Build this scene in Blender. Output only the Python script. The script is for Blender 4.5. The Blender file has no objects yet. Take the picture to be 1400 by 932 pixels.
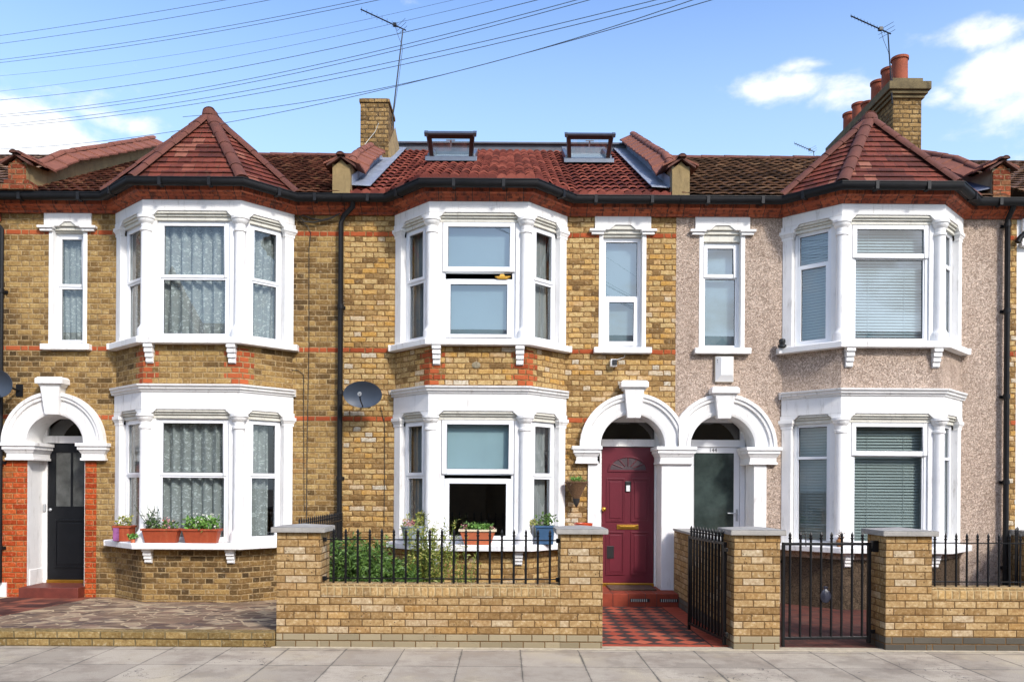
import bpy, math, random
from mathutils import Vector, Matrix
R = math.radians
random.seed(7)
scene = bpy.context.scene
COL = scene.collection

# ------------------------------------------------------------------ survey helpers
EYE, CY, FPX, VX, VY, ROLL = 1.69, -12.0, 1116.0, 690.0, 665.0, 0.0061
def wp(px, py, Y=0.0):
    """a spot measured on the photograph, on the vertical plane at depth Y -> (X, Z) in metres"""
    a, b = px - VX, VY - py
    a0, b0 = a - b * ROLL, b + a * ROLL
    d = Y - CY
    return a0 * d / FPX, EYE + b0 * d / FPX
def wp3(px, py, Y=0.0):
    x, z = wp(px, py, Y)
    return (x, Y, z)

# ------------------------------------------------------------------ mesh builder
class MB:
    def __init__(s):
        s.v, s.f, s.uv = [], [], []
        s.org = None
    def face(s, pts, uv=None):
        pts = [Vector(p) for p in pts]
        n = Vector((0, 0, 0))
        for i in range(len(pts)):
            a, b = pts[i], pts[(i + 1) % len(pts)]
            n += Vector(((a.y - b.y) * (a.z + b.z), (a.z - b.z) * (a.x + b.x), (a.x - b.x) * (a.y + b.y)))
        if n.length < 1e-12:
            return
        n.normalize()
        if uv is None:
            if abs(n.z) > .97:
                uv = [(p.x, p.y) for p in pts]
            else:
                t = Vector((-n.y, n.x, 0)).normalized()
                b = n.cross(t)
                if s.org:
                    o, base = s.org
                    uv = [((p - Vector(o)).dot(t) + base, p.dot(b)) for p in pts]
                else:
                    uv = [(p.dot(t), p.dot(b)) for p in pts]
        k = len(s.v)
        s.v += [tuple(p) for p in pts]
        s.f.append(tuple(range(k, k + len(pts))))
        s.uv += uv
    def hexa(s, p):
        for q in ((0, 3, 2, 1), (4, 5, 6, 7), (0, 1, 5, 4), (1, 2, 6, 5), (2, 3, 7, 6), (3, 0, 4, 7)):
            s.face([p[i] for i in q])
        return s
    def box(s, x0, x1, y0, y1, z0, z1):
        return s.hexa([(x0, y0, z0), (x1, y0, z0), (x1, y1, z0), (x0, y1, z0), (x0, y0, z1), (x1, y0, z1), (x1, y1, z1), (x0, y1, z1)])
    def fbox(s, F, u0, u1, n0, n1, z0, z1):
        """box in a facet frame: u along, n outward (n1 is the front)"""
        P = lambda u, n, z: F.p(u, n, z)
        return s.hexa([P(u0, n1, z0), P(u1, n1, z0), P(u1, n0, z0), P(u0, n0, z0), P(u0, n1, z1), P(u1, n1, z1), P(u1, n0, z1), P(u0, n0, z1)])
    def fpoly(s, F, outline, n0, n1):
        """outline [(u,z)] counter-clockwise seen from the front, extruded n0..n1"""
        s.face([F.p(u, n1, z) for u, z in outline])
        s.face([F.p(u, n0, z) for u, z in reversed(outline)])
        m = len(outline)
        for i in range(m):
            (ua, za), (ub, zb) = outline[i], outline[(i + 1) % m]
            s.face([F.p(ua, n1, za), F.p(ua, n0, za), F.p(ub, n0, zb), F.p(ub, n1, zb)])
        return s
    def taper(s, F, u0, u1, n0, n1, z0, z1, du=0, dn=0):
        """box whose top grows by du each side and dn forward"""
        P = F.p
        return s.hexa([P(u0, n1, z0), P(u1, n1, z0), P(u1, n0, z0), P(u0, n0, z0),
                       P(u0 - du, n1 + dn, z1), P(u1 + du, n1 + dn, z1), P(u1 + du, n0, z1), P(u0 - du, n0, z1)])
    def tube(s, pts, r, seg=8, r2=None, caps=True):
        pts = [Vector(p) for p in pts]
        n = len(pts)
        rings = []
        for i, p in enumerate(pts):
            d = (pts[min(i + 1, n - 1)] - pts[max(i - 1, 0)]).normalized()
            a = Vector((0, 0, 1)) if abs(d.z) < .9 else Vector((0, 1, 0))
            x = d.cross(a).normalized(); y = d.cross(x).normalized()
            rr = r if r2 is None else r + (r2 - r) * i / max(1, n - 1)
            rings.append([p + (x * math.cos(t) + y * math.sin(t)) * rr for t in [2 * math.pi * k / seg for k in range(seg)]])
        for i in range(n - 1):
            for k in range(seg):
                k2 = (k + 1) % seg
                s.face([rings[i][k], rings[i + 1][k], rings[i + 1][k2], rings[i][k2]])
        if caps:
            s.face(rings[0]); s.face(list(reversed(rings[-1])))
        return s
    def lathe(s, c, prof, seg=16, a0=0, a1=2 * math.pi, sx=1, sy=1):
        full = abs(a1 - a0 - 2 * math.pi) < 1e-6
        for (r0, z0), (r1, z1) in zip(prof, prof[1:]):
            for k in range(seg):
                t0 = a0 + (a1 - a0) * k / seg; t1 = a0 + (a1 - a0) * (k + 1) / seg
                P = lambda r, z, t: (c[0] + r * math.cos(t) * sx, c[1] + r * math.sin(t) * sy, c[2] + z)
                q = [P(r0, z0, t0), P(r0, z0, t1), P(r1, z1, t1), P(r1, z1, t0)]
                if r0 < 1e-6: q = q[1:]
                elif r1 < 1e-6: q = q[:3]
                s.face(q)
        return s
    def band(s, plan, prof, closed_prof=True, ends=True):
        """profile [(n,z)] swept along a plan polyline with mitred corners"""
        rings = []
        for i in range(len(plan)):
            rings.append([mitre(plan, i, n) + (z,) for n, z in prof])
        m = len(prof); rng = m if closed_prof else m - 1
        for i in range(len(plan) - 1):
            A, B = rings[i], rings[i + 1]
            for k in range(rng):
                k2 = (k + 1) % m
                s.face([A[k], A[k2], B[k2], B[k]])
        if ends and closed_prof:
            s.face(list(reversed(rings[0]))); s.face(rings[-1])
        return s
    def build(s, name, mat, parent=None, smooth=0, bevel=0, merge=None, recalc=True):
        import bmesh
        me = bpy.data.meshes.new(name)
        me.from_pydata(s.v, [], s.f)
        uvl = me.uv_layers.new(name='UVMap')
        flat = [c for uv in s.uv for c in uv]
        uvl.data.foreach_set('uv', flat)
        if merge is None: merge = len(s.f) < 40000
        if merge:
            bm = bmesh.new(); bm.from_mesh(me)
            bmesh.ops.remove_doubles(bm, verts=bm.verts, dist=1e-4)
            if recalc: bmesh.ops.recalc_face_normals(bm, faces=bm.faces)
            bm.to_mesh(me); bm.free()
        if smooth:
            me.polygons.foreach_set('use_smooth', [True] * len(me.polygons))
            me.set_sharp_from_angle(angle=R(smooth))
        me.materials.append(mat)
        o = bpy.data.objects.new(name, me)
        COL.objects.link(o)
        if parent: o.parent = parent
        if bevel:
            b = o.modifiers.new('bevel', 'BEVEL'); b.width = bevel; b.segments = 2; b.limit_method = 'ANGLE'; b.angle_limit = R(35)
            b.use_clamp_overlap = True
        return o

def seg_n(a, b):
    d = Vector((b[0] - a[0], b[1] - a[1])).normalized()
    return Vector((d.y, -d.x))
def mitre(plan, i, n):
    p = Vector(plan[i][:2])
    if i == 0: m = seg_n(plan[0], plan[1])
    elif i == len(plan) - 1: m = seg_n(plan[-2], plan[-1])
    else:
        a, b = seg_n(plan[i - 1], plan[i]), seg_n(plan[i], plan[i + 1])
        m = (a + b) / (1 + a.dot(b))
    q = p + m * n
    return (q.x, q.y)
class Frame:
    def __init__(s, a, b):
        s.a = Vector(a[:2]); d = Vector(b[:2]) - s.a
        s.L = d.length; s.t = d.normalized(); s.n = Vector((s.t.y, -s.t.x))
    def p(s, u, n, z):
        q = s.a + s.t * u + s.n * n
        return (q.x, q.y, z)
WALL = Frame((0, 0), (1, 0))            # u = X on the facade plane

def tag(o, label=None, cat=None, group=None, kind=None):
    if label: o['label'] = label
    if cat: o['category'] = cat
    if group: o['group'] = group
    if kind: o['kind'] = kind
    return o
def empty(name, loc, label, cat, group=None):
    o = bpy.data.objects.new(name, None); COL.objects.link(o)
    o.location = loc; o.empty_display_size = .2
    return tag(o, label, cat, group)
def keep(o, parent):
    """parent without moving (parents are unrotated empties or meshes at the origin)"""
    o.parent = parent
    if parent.type == 'EMPTY': o.location = tuple(-c for c in parent.location)
    return o
def sub(mb, name, mat, parent, **k):
    o = mb.build(name, mat, None, **k)
    return keep(o, parent)

# ------------------------------------------------------------------ materials
def C(r, g, b, k=.82):
    """8-bit colour as seen on a lit surface -> base colour"""
    f = lambda c: (c / 255 / 12.92 if c / 255 <= .04045 else ((c / 255 + .055) / 1.055) ** 2.4) * k
    return (f(r), f(g), f(b), 1)
class Mat:
    def __init__(s, name):
        s.m = bpy.data.materials.new(name); s.m.use_nodes = True
        s.t = s.m.node_tree; s.N = s.t.nodes; s.L = s.t.links
        s.b = s.N['Principled BSDF']; s.out = s.N['Material Output']
        s._uv = None
    def n(s, typ, props=None, **ins):
        nd = s.N.new('ShaderNode' + typ)
        for k, v in (props or {}).items(): setattr(nd, k, v)
        for k, v in ins.items(): s.put(nd, k, v)
        return nd
    def put(s, nd, key, v):
        if isinstance(key, str) and key.startswith('i') and key[1:].isdigit(): sock = nd.inputs[int(key[1:])]
        else: sock = nd.inputs[key.replace('_', ' ')] if isinstance(key, str) else nd.inputs[key]
        if isinstance(v, bpy.types.NodeSocket): s.L.new(v, sock)
        else: sock.default_value = v
    def M(s, op, a, b=0.0, c=0.0, clamp=False):
        nd = s.N.new('ShaderNodeMath'); nd.operation = op; nd.use_clamp = clamp
        for i, v in enumerate((a, b, c)): s.put(nd, i, v) if i < len(nd.inputs) else None
        return nd.outputs[0]
    def V(s, op, a, b=(0, 0, 0)):
        nd = s.N.new('ShaderNodeVectorMath'); nd.operation = op
        s.put(nd, 0, a)
        if op == 'SCALE': s.put(nd, 'Scale', b)
        else: s.put(nd, 1, b)
        return nd.outputs[0]
    def uv(s):
        if not s._uv: s._uv = s.N.new('ShaderNodeTexCoord')
        return s._uv.outputs['UV']
    def obj(s):
        if not s._uv: s._uv = s.N.new('ShaderNodeTexCoord')
        return s._uv.outputs['Object']
    def xyz(s, v):
        nd = s.n('SeparateXYZ', i0=v); return nd.outputs[0], nd.outputs[1], nd.outputs[2]
    def vec(s, x, y, z=0.0): return s.n('CombineXYZ', i0=x, i1=y, i2=z).outputs[0]
    def noise(s, v, scale=5., detail=3., rough=.5, dist=0., out=0):
        return s.n('TexNoise', Vector=v, Scale=scale, Detail=detail, Roughness=rough, Distortion=dist).outputs[out]
    def wn(s, v, out='Value'):
        return s.n('TexWhiteNoise', {'noise_dimensions': '3D'}, Vector=v).outputs[out]
    def ss(s, x, a, b):
        return s.n('MapRange', {'interpolation_type': 'SMOOTHSTEP'}, i0=x, i1=a, i2=b).outputs[0]
    def mr(s, x, a, b, c, d):
        return s.n('MapRange', i0=x, i1=a, i2=b, i3=c, i4=d).outputs[0]
    def mix(s, f, a, b, mode='MIX'):
        nd = s.N.new('ShaderNodeMix'); nd.data_type = 'RGBA'; nd.blend_type = mode
        s.put(nd, 0, f); s.put(nd, 6, a); s.put(nd, 7, b)
        return nd.outputs[2]
    def ramp(s, f, stops, interp='LINEAR'):
        nd = s.N.new('ShaderNodeValToRGB'); cr = nd.color_ramp; cr.interpolation = interp
        while len(cr.elements) < len(stops): cr.elements.new(.5)
        for e, (p, c) in zip(cr.elements, stops): e.position = p; e.color = c
        s.put(nd, 0, f); return nd.outputs[0]
    def bump(s, h, strength=.5, dist=.01):
        return s.n('Bump', Height=h, Strength=strength, Distance=dist).outputs[0]
    def fin(s, col=None, rough=.8, normal=None, **k):
        if col is not None: s.put(s.b, 'Base Color', col)
        s.put(s.b, 'Roughness', rough)
        if normal is not None: s.put(s.b, 'Normal', normal)
        for a, v in k.items(): s.put(s.b, a.replace('_', ' '), v)
        return s.m

def simple(name, col, rough=.6, var=.12, scale=6., bump=.0, bscale=40., coat=0, metal=0, dirt=None, spec=.5):
    m = Mat(name)
    nz = m.noise(m.obj(), scale, 5., .6)
    c = m.mix(m.mr(nz, .3, .7, 0., 1.), tuple(x * (1 - var) for x in col[:3]) + (1,), tuple(min(1, x * (1 + var)) for x in col[:3]) + (1,))
    if dirt:
        d, amt = dirt
        g = m.noise(m.V('MULTIPLY', m.obj(), (9., 9., 1.6)), 1.6, 6., .7)
        c = m.mix(m.M('MULTIPLY', m.ss(g, .52, .78), amt), c, d)
    nrm = m.bump(m.noise(m.obj(), bscale, 4.), bump, .01) if bump else None
    return m.fin(c, rough, nrm, Coat_Weight=coat, Metallic=metal, Specular_IOR_Level=spec)

def brick(name, ramp, mortar, ch=.0775, bl=.225, joint=.010, flemish=True, distort=.006, weather=.5, wscale=.55,
          bstr=.9, red=None, redrows=(), quoin=None, plinth=None, holes=0., swap=False, grime=.3, moff=0.):
    m = Mat(name)
    uv = m.uv()
    if swap:
        a, b, _ = m.xyz(uv); uv = m.vec(b, a)
    w = m.n('TexNoise', Vector=uv, Scale=9., Detail=2.).outputs['Color']
    duv = m.V('ADD', uv, m.V('SCALE', m.V('SUBTRACT', w, (.5, .5, .5)), distort * 2))
    w2 = m.n('TexNoise', Vector=uv, Scale=45., Detail=2.).outputs['Color']
    duv = m.V('ADD', duv, m.V('SCALE', m.V('SUBTRACT', w2, (.5, .5, .5)), distort * 1.2))
    u, v, _ = m.xyz(duv)
    vr = m.M('DIVIDE', m.M('ADD', v, moff), ch); row = m.M('FLOOR', vr); fv = m.M('FRACT', vr)
    P = bl * 1.5 if flemish else bl
    jit = m.M('MULTIPLY', m.wn(m.vec(row, 3.3, 1.)), .05 if not flemish else .012)
    par = m.M('MULTIPLY', row, P * .5)
    us = m.M('ADD', m.M('ADD', u, par), m.M('ADD', jit, 40 * P))
    uq = m.M('DIVIDE', us, P); iu = m.M('FLOOR', uq); t = m.M('MULTIPLY', m.M('FRACT', uq), P)
    if flemish:
        hd = m.M('GREATER_THAN', t, bl)
        bid = m.M('ADD', m.M('MULTIPLY', iu, 2.), hd)
        du = m.M('MINIMUM', m.M('MINIMUM', t, m.M('ABSOLUTE', m.M('SUBTRACT', t, bl))), m.M('SUBTRACT', P, t))
    else:
        bid = iu; du = m.M('MINIMUM', t, m.M('SUBTRACT', P, t))
    dv = m.M('MULTIPLY', m.M('MINIMUM', fv, m.M('SUBTRACT', 1., fv)), ch)
    d = m.M('MINIMUM', du, dv)
    face = m.ss(d, joint * .35, joint * .85)
    key = m.vec(bid, row, .5)
    rnd = m.wn(key); rnd2 = m.wn(m.vec(bid, row, 7.5))
    big = m.mr(m.noise(uv, wscale, 4., .6), .32, .68, 0., 1.)
    f = m.M('ADD', m.M('MULTIPLY', rnd, 1 - weather), m.M('MULTIPLY', big, weather))
    col = m.ramp(f, ramp)
    inb = m.noise(m.V('ADD', duv, m.V('SCALE', m.n('TexWhiteNoise', Vector=key).outputs['Color'], 5.)), 30., 5., .65)
    col = m.mix(m.mr(inb, .42, .66, 0., .8), col, m.mix(.85, col, (.50, .38, .26, 1), 'MULTIPLY'))
    col = m.mix(m.mr(inb, .42, .28, 0., .4), col, m.mix(.5, col, (1., .93, .78, 1), 'SCREEN'))
    sp = m.noise(m.V('MULTIPLY', duv, (1., 1.6, 1.)), 85., 3., .7)
    col = m.mix(m.ss(sp, .60, .74), col, m.mix(.75, col, (.22, .16, .10, 1), 'MULTIPLY'))
    if holes:
        hn = m.n('TexVoronoi', {'feature': 'F1'}, Vector=duv, Scale=26.).outputs['Distance']
        hm = m.M('MULTIPLY', m.ss(hn, .24, .13), m.ss(m.noise(uv, 3., 2.), .48, .6))
        col = m.mix(m.M('MULTIPLY', hm, holes), col, (.05, .03, .02, 1))
    if red:
        mask = None
        for r in redrows:
            q = m.M('COMPARE', row, float(r), .4); mask = q if mask is None else m.M('MAXIMUM', mask, q)
        if quoin:
            w0, w1, zlo, zhi = quoin
            tooth = m.M('ADD', .13, m.M('MULTIPLY', m.M('MODULO', row, 2.), .09))
            near = m.M('MINIMUM', m.M('ABSOLUTE', m.M('SUBTRACT', u, w0)), m.M('ABSOLUTE', m.M('SUBTRACT', u, w1)))
            q = m.M('MULTIPLY', m.M('LESS_THAN', near, tooth), m.M('MULTIPLY', m.M('GREATER_THAN', v, zlo), m.M('LESS_THAN', v, zhi)))
            mask = m.M('MAXIMUM', mask, q) if mask is not None else q
        if mask is not None:
            rc = m.mix(rnd2, red[0], red[1])
            rc = m.mix(m.mr(inb, .3, .7, 0., .5), rc, m.mix(.6, rc, (.6, .5, .45, 1), 'MULTIPLY'))
            col = m.mix(mask, col, rc)
    if plinth:
        pc, rows = plinth
        pm = m.M('LESS_THAN', row, float(rows) - .5)
        col = m.mix(pm, col, m.mix(rnd, pc[0], pc[1]))
    mort = m.mix(m.mr(m.noise(uv, 14., 4.), .35, .65, 0., 1.), mortar[0], mortar[1])
    col = m.mix(face, mort, col)
    # soot and runs in patches of their own
    gr = m.noise(m.V('MULTIPLY', uv, (2.6, .8, 1.)), 1.1, 6., .65)
    col = m.mix(m.M('MULTIPLY', m.ss(gr, .5, .78), grime), col, (.07, .055, .04, 1))
    h = m.M('ADD', m.M('MULTIPLY', m.ss(d, joint * .2, joint * 1.3), .8), m.M('ADD', m.M('MULTIPLY', inb, .5), m.M('MULTIPLY', rnd2, .25)))
    if holes: h = m.M('SUBTRACT', h, m.M('MULTIPLY', hm, .6))
    return m.fin(col, .93, m.bump(h, bstr, .009), Specular_IOR_Level=.2)

RED = (C(196, 104, 62), C(160, 74, 42))
brick_brown = brick('brown_stock_brick', [(0., C(57, 46, 34)), (.22, C(99, 79, 49)), (.4, C(139, 110, 67)), (.58, C(173, 142, 88)), (.8, C(190, 160, 103)), (1., C(158, 108, 65))],
                    (C(186, 161, 118), C(139, 111, 75)), weather=.55, wscale=.38, distort=.005, red=RED, redrows=(69, 47, 34), quoin=(0., 1.35, 2.9, 3.6), joint=.012, grime=.3)
brick_yellow = brick('yellow_stock_brick', [(0., C(112, 86, 53)), (.2, C(159, 127, 80)), (.4, C(192, 160, 105)), (.58, C(208, 180, 126)), (.74, C(204, 158, 83)), (.88, C(214, 204, 182)), (1., C(166, 147, 122))],
                     (C(167, 131, 83), C(103, 75, 44)), weather=.22, distort=.013, red=RED, redrows=(69, 47, 34), quoin=(0., 1.36, 2.9, 3.6), joint=.013, grime=.15, bstr=1.)
brick_wall = brick('buff_wall_brick', [(0., C(148, 116, 73)), (.3, C(180, 149, 101)), (.5, C(198, 169, 122)), (.7, C(180, 142, 87)), (.85, C(205, 186, 153)), (1., C(196, 151, 76))],
                   (C(125, 96, 60), C(93, 69, 42)), ch=.075, flemish=False, distort=.002, weather=.15, joint=.0085, holes=.85, grime=.2,
                   plinth=((C(170, 156, 126), C(142, 130, 104)), 2), bstr=.7)
brick_wall_dark = brick('buff_wall_brick_grey_plinth', [(0., C(148, 116, 73)), (.3, C(180, 149, 101)), (.5, C(198, 169, 122)), (.7, C(180, 142, 87)), (.85, C(205, 186, 153)), (1., C(196, 151, 76))],
                   (C(125, 96, 60), C(93, 69, 42)), ch=.075, flemish=False, distort=.002, weather=.15, joint=.0085, holes=.85, grime=.2,
                   plinth=((C(104, 98, 86), C(84, 80, 72)), 2), bstr=.7)
brick_coping = brick('brick_on_edge', [(0., C(128, 104, 72)), (.35, C(176, 146, 100)), (.7, C(204, 172, 120)), (1., C(214, 176, 112))], (C(206, 182, 136), C(168, 142, 100)),
                     ch=.2, bl=.075, flemish=False, distort=.003, weather=.6, wscale=1.4, joint=.011, grime=.2, moff=-.04)
brick_red = brick('red_brick', [(0., C(150, 56, 24)), (.4, C(196, 84, 38)), (.75, C(212, 104, 52)), (1., C(166, 110, 60))], (C(186, 140, 92), C(146, 104, 66)), weather=.25, joint=.010, grime=.18)
brick_kneeler = brick('sooty_red_brick', [(0., C(96, 50, 34)), (.4, C(140, 70, 44)), (.75, C(168, 92, 58)), (1., C(130, 96, 66))], (C(150, 120, 84), C(96, 76, 54)), weather=.3, joint=.012, grime=.6)
brick_kerb = brick('kerb_brick', [(0., C(112, 94, 58)), (.5, C(156, 132, 84)), (1., C(182, 156, 104))], (C(140, 124, 90), C(104, 92, 64)), ch=.08, flemish=False, weather=.5, distort=.005, grime=.4)
brick_chim = brick('chimney_brick', [(0., C(92, 70, 42)), (.3, C(122, 98, 60)), (.6, C(160, 130, 82)), (1., C(184, 154, 102))], (C(120, 98, 66), C(66, 52, 36)), weather=.45, wscale=1.6, distort=.012, joint=.016, grime=.5, bstr=1.)

white = simple('white_masonry_paint', (.80, .79, .765, 1), .6, .05, 3., .25, 45., dirt=(C(132, 120, 98), .5))
stone_grime = simple('weathered_cream_paint', (.62, .60, .52, 1), .6, .1, 5., .1, 50., dirt=(C(110, 100, 78), .6))
upvc = simple('white_window_plastic', (.80, .81, .82, 1), .25, .02, 3., coat=.3)
black_iron = simple('black_gloss_iron', (.007, .007, .008, 1), .4, .3, 20., .15, 60., spec=.3)
black_gutter = simple('black_gutter_plastic', (.009, .009, .010, 1), .5, .3, 8., .05, 30., spec=.25)
lead = simple('lead_flashing', C(140, 148, 162), .5, .18, 6., .25, 9., dirt=(C(190, 196, 204), .5))
render_cream = simple('cement_render', C(152, 130, 88), .9, .2, 5., .5, 24., dirt=(C(92, 76, 48), .8))
render_grey = simple('grey_cement_render', C(150, 138, 112), .9, .2, 5., .5, 24., dirt=(C(88, 80, 62), .7))
concrete = simple('concrete_cap', C(168, 164, 156), .85, .12, 9., .3, 60., dirt=(C(110, 108, 100), .6))
dark_room = simple('room_darkness', (.05, .047, .042, 1), .9, .3, 2.)  # near-black walls: darkness of the unlit rooms is in the colour
dark_wood = simple('dark_brown_timber', C(60, 30, 24), .5, .3, 12., .2, 40.)
zinc = simple('grey_metal_trim', C(112, 118, 126), .35, .1, 6., metal=.6)
brass = simple('brass', C(214, 164, 70), .28, .1, 10., metal=.9)
terracotta = simple('terracotta_plastic', C(168, 74, 40), .55, .15, 14., .1, 40., dirt=(C(214, 130, 88), .5))
terracotta_pale = simple('pale_terracotta', C(206, 112, 72), .8, .12, 10., .1, 40.)
pot_clay = simple('chimney_pot_clay', C(152, 76, 48), .85, .14, 8., .2, 30., dirt=(C(96, 54, 38), .6))
soil = simple('dark_soil', C(70, 54, 38), .95, .4, 18., .8, 40.)
silver = simple('light_grey_metal', C(190, 194, 196), .4, .05, 8., metal=.3)
blue_plastic = simple('blue_plastic', C(62, 96, 130), .4, .15, 8., .05)
grey_bucket = simple('grey_painted_metal', C(150, 160, 166), .5, .15, 8., .05)
purple = simple('purple_label', C(150, 90, 140), .5, .35, 16.)
cream_rim = simple('cream_glazed_rim', C(230, 214, 180), .5, .06, 8.)
wicker = simple('brown_wicker', C(112, 82, 54), .9, .4, 60., 1., 70.)
orange_glaze = simple('orange_ceramic', C(216, 84, 44), .3, .1, 8., coat=.5)
yellow_orn = simple('yellow_ornament', C(224, 170, 60), .5, .1, 8.)
foil = simple('dark_blue_foil', C(40, 42, 56), .4, .3, 14., .4, 24.)
brown_toy = simple('tan_ceramic', C(160, 110, 66), .5, .3, 22.)
alarm_white = simple('white_alarm_plastic', (.78, .77, .74, 1), .35, .03, 4.)
alarm_beige = simple('cream_alarm_plastic', C(206, 196, 172), .4, .03, 4.)
dish_grey = simple('slate_grey_dish', C(66, 76, 90), .45, .1, 6.)
cable_dark = simple('dark_cable', (.03, .028, .026, 1), .6, .2, 6.)
wire_blue = simple('overhead_cable', (.12, .18, .25, 1), .5, .1, 2.)
black_door = simple('black_gloss_door', (.006, .007, .009, 1), .35, .2, 6., spec=.3)
maroon = simple('maroon_door_paint', C(104, 28, 42), .4, .08, 4., .04, 60., coat=.1)
number_ink = simple('black_lettering', (.015, .015, .015, 1), .4, .1, 4.)
number_pale = simple('pale_lettering', C(130, 136, 130), .4, .1, 4.)
soffit_black = simple('black_soffit', (.02, .018, .017, 1), .7, .3, 6.)
redstone = None

def cornice_mat():
    m = Mat('red_terracotta_cornice'); u, v, _ = m.xyz(m.uv())
    t = m.M('FRACT', m.M('DIVIDE', u, .235)); j = m.M('MINIMUM', t, m.M('SUBTRACT', 1., t))
    rnd = m.wn(m.vec(m.M('FLOOR', m.M('DIVIDE', u, .235)), 1., 1.))
    c = m.mix(rnd, C(168, 78, 46), C(206, 108, 66))
    st = m.noise(m.V('MULTIPLY', m.uv(), (7., 2., 1.)), 1.5, 6., .7)
    c = m.mix(m.M('MULTIPLY', m.ss(st, .46, .62), .85), c, C(72, 38, 28))
    c = m.mix(m.ss(j, .035, .012), c, (.05, .03, .02, 1))
    return m.fin(c, .7, m.bump(m.M('ADD', m.ss(j, .0, .05), m.noise(m.uv(), 30., 4.)), .5, .008))
redstone = cornice_mat()

def pebble(name, dark, mid, light, scale=30.):
    m = Mat(name); o = m.uv()
    n1 = m.n('TexNoise', Vector=o, Scale=scale, Detail=2., Roughness=.5, Distortion=1.2).outputs[0]
    n2 = m.noise(o, scale * 1.9, 2., .5, .8)
    sq = m.M('MINIMUM', m.M('ABSOLUTE', m.M('SUBTRACT', n1, .5)), m.M('ADD', m.M('ABSOLUTE', m.M('SUBTRACT', n2, .47)), .012))
    line = m.ss(sq, .045, .005)
    pk = m.n('TexVoronoi', {'feature': 'F1'}, Vector=o, Scale=85.).outputs['Distance']
    big = m.mr(m.noise(o, .9, 5., .6), .35, .65, 0., 1.)
    c = m.mix(m.mr(m.noise(o, scale * 3, 3.), .35, .65, 0., 1.), mid, light)
    c = m.mix(m.M('MULTIPLY', big, .35), c, m.mix(.6, c, (.6, .5, .42, 1), 'MULTIPLY'))
    c = m.mix(m.M('MULTIPLY', line, .8), c, dark)
    stn = m.noise(m.V('MULTIPLY', o, (3., .7, 1.)), 1.2, 6., .65)
    c = m.mix(m.M('MULTIPLY', m.ss(stn, .5, .75), .35), c, C(120, 100, 84))
    h = m.M('ADD', m.M('MULTIPLY', line, -.8), m.M('MULTIPLY', pk, -.7))
    return m.fin(c, .95, m.bump(h, .9, .012), Specular_IOR_Level=.15)
pebbledash = pebble('tan_pebbledash', C(138, 114, 96), C(216, 190, 168), C(240, 220, 202), 21.)
pebbledash_shaded = pebble('shaded_pebbledash', C(52, 44, 36), C(92, 78, 64), C(122, 104, 84), 18.)  # darker copy of the pebbledash with shadow in its colour

def tile_mat(name, cols, tw, gauge, moss=None, groove=1., stagger=.5, dark=.5):
    m = Mat(name); u, v, _ = m.xyz(m.uv())
    vr = m.M('DIVIDE', v, gauge); row = m.M('FLOOR', vr)
    ur = m.M('ADD', m.M('DIVIDE', u, tw), m.M('MULTIPLY', row, stagger))
    idu = m.M('FLOOR', ur); fu = m.M('FRACT', ur); fv = m.M('FRACT', vr)
    rnd = m.wn(m.vec(idu, row, 2.))
    c = m.ramp(rnd, cols)
    inn = m.noise(m.uv(), 22., 5., .7)
    c = m.mix(m.mr(inn, .35, .7, 0., .6), c, m.mix(.7, c, (.45, .38, .34, 1), 'MULTIPLY'))
    j = m.M('MULTIPLY', m.M('MINIMUM', fu, m.M('SUBTRACT', 1., fu)), tw)
    jm = m.ss(j, .007, .002)
    c = m.mix(m.M('MULTIPLY', jm, groove), c, (.03, .018, .014, 1))
    c = m.mix(m.M('MULTIPLY', m.ss(m.noise(m.uv(), 1.1, 5., .7), .45, .75), dark), c, m.mix(.8, c, (.32, .27, .24, 1), 'MULTIPLY'))
    if moss: c = m.mix(m.M('MULTIPLY', m.ss(m.noise(m.uv(), 13., 5., .75), .55, .68), .7), c, moss)
    h = m.M('ADD', m.M('MULTIPLY', jm, -.6), m.M('MULTIPLY', inn, .6))
    return m.fin(c, .75, m.bump(h, .5, .008), Specular_IOR_Level=.3)
tile_new = tile_mat('red_roof_tile', [(0., C(96, 40, 30)), (.5, C(124, 54, 40)), (1., C(158, 84, 66))], .13, .30, None, .0, stagger=0., dark=.2)
tile_old_l = tile_mat('old_brown_roof_tile', [(0., C(74, 42, 32)), (.4, C(98, 56, 42)), (.8, C(122, 72, 54)), (1., C(150, 104, 80))], .16, .26, C(150, 122, 84), .6)
tile_old_r = tile_mat('mossy_brown_roof_tile', [(0., C(80, 60, 46)), (.4, C(110, 82, 62)), (.8, C(134, 100, 76)), (1., C(164, 130, 100))], .2, .30, C(78, 66, 44), .5)
tile_turret = tile_mat('plain_clay_tile', [(0., C(86, 42, 32)), (.45, C(112, 54, 40)), (.9, C(136, 68, 50)), (1., C(168, 112, 90))], .17, .16, C(96, 78, 52), .6, dark=.5)
ridge_clay = simple('ridge_tile_clay', C(104, 58, 44), .85, .25, 5., .4, 26., dirt=(C(98, 62, 44), .6))
coping_clay = simple('coping_tile_clay', C(134, 80, 60), .85, .2, 4., .3, 26., dirt=(C(96, 54, 42), .7))

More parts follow.
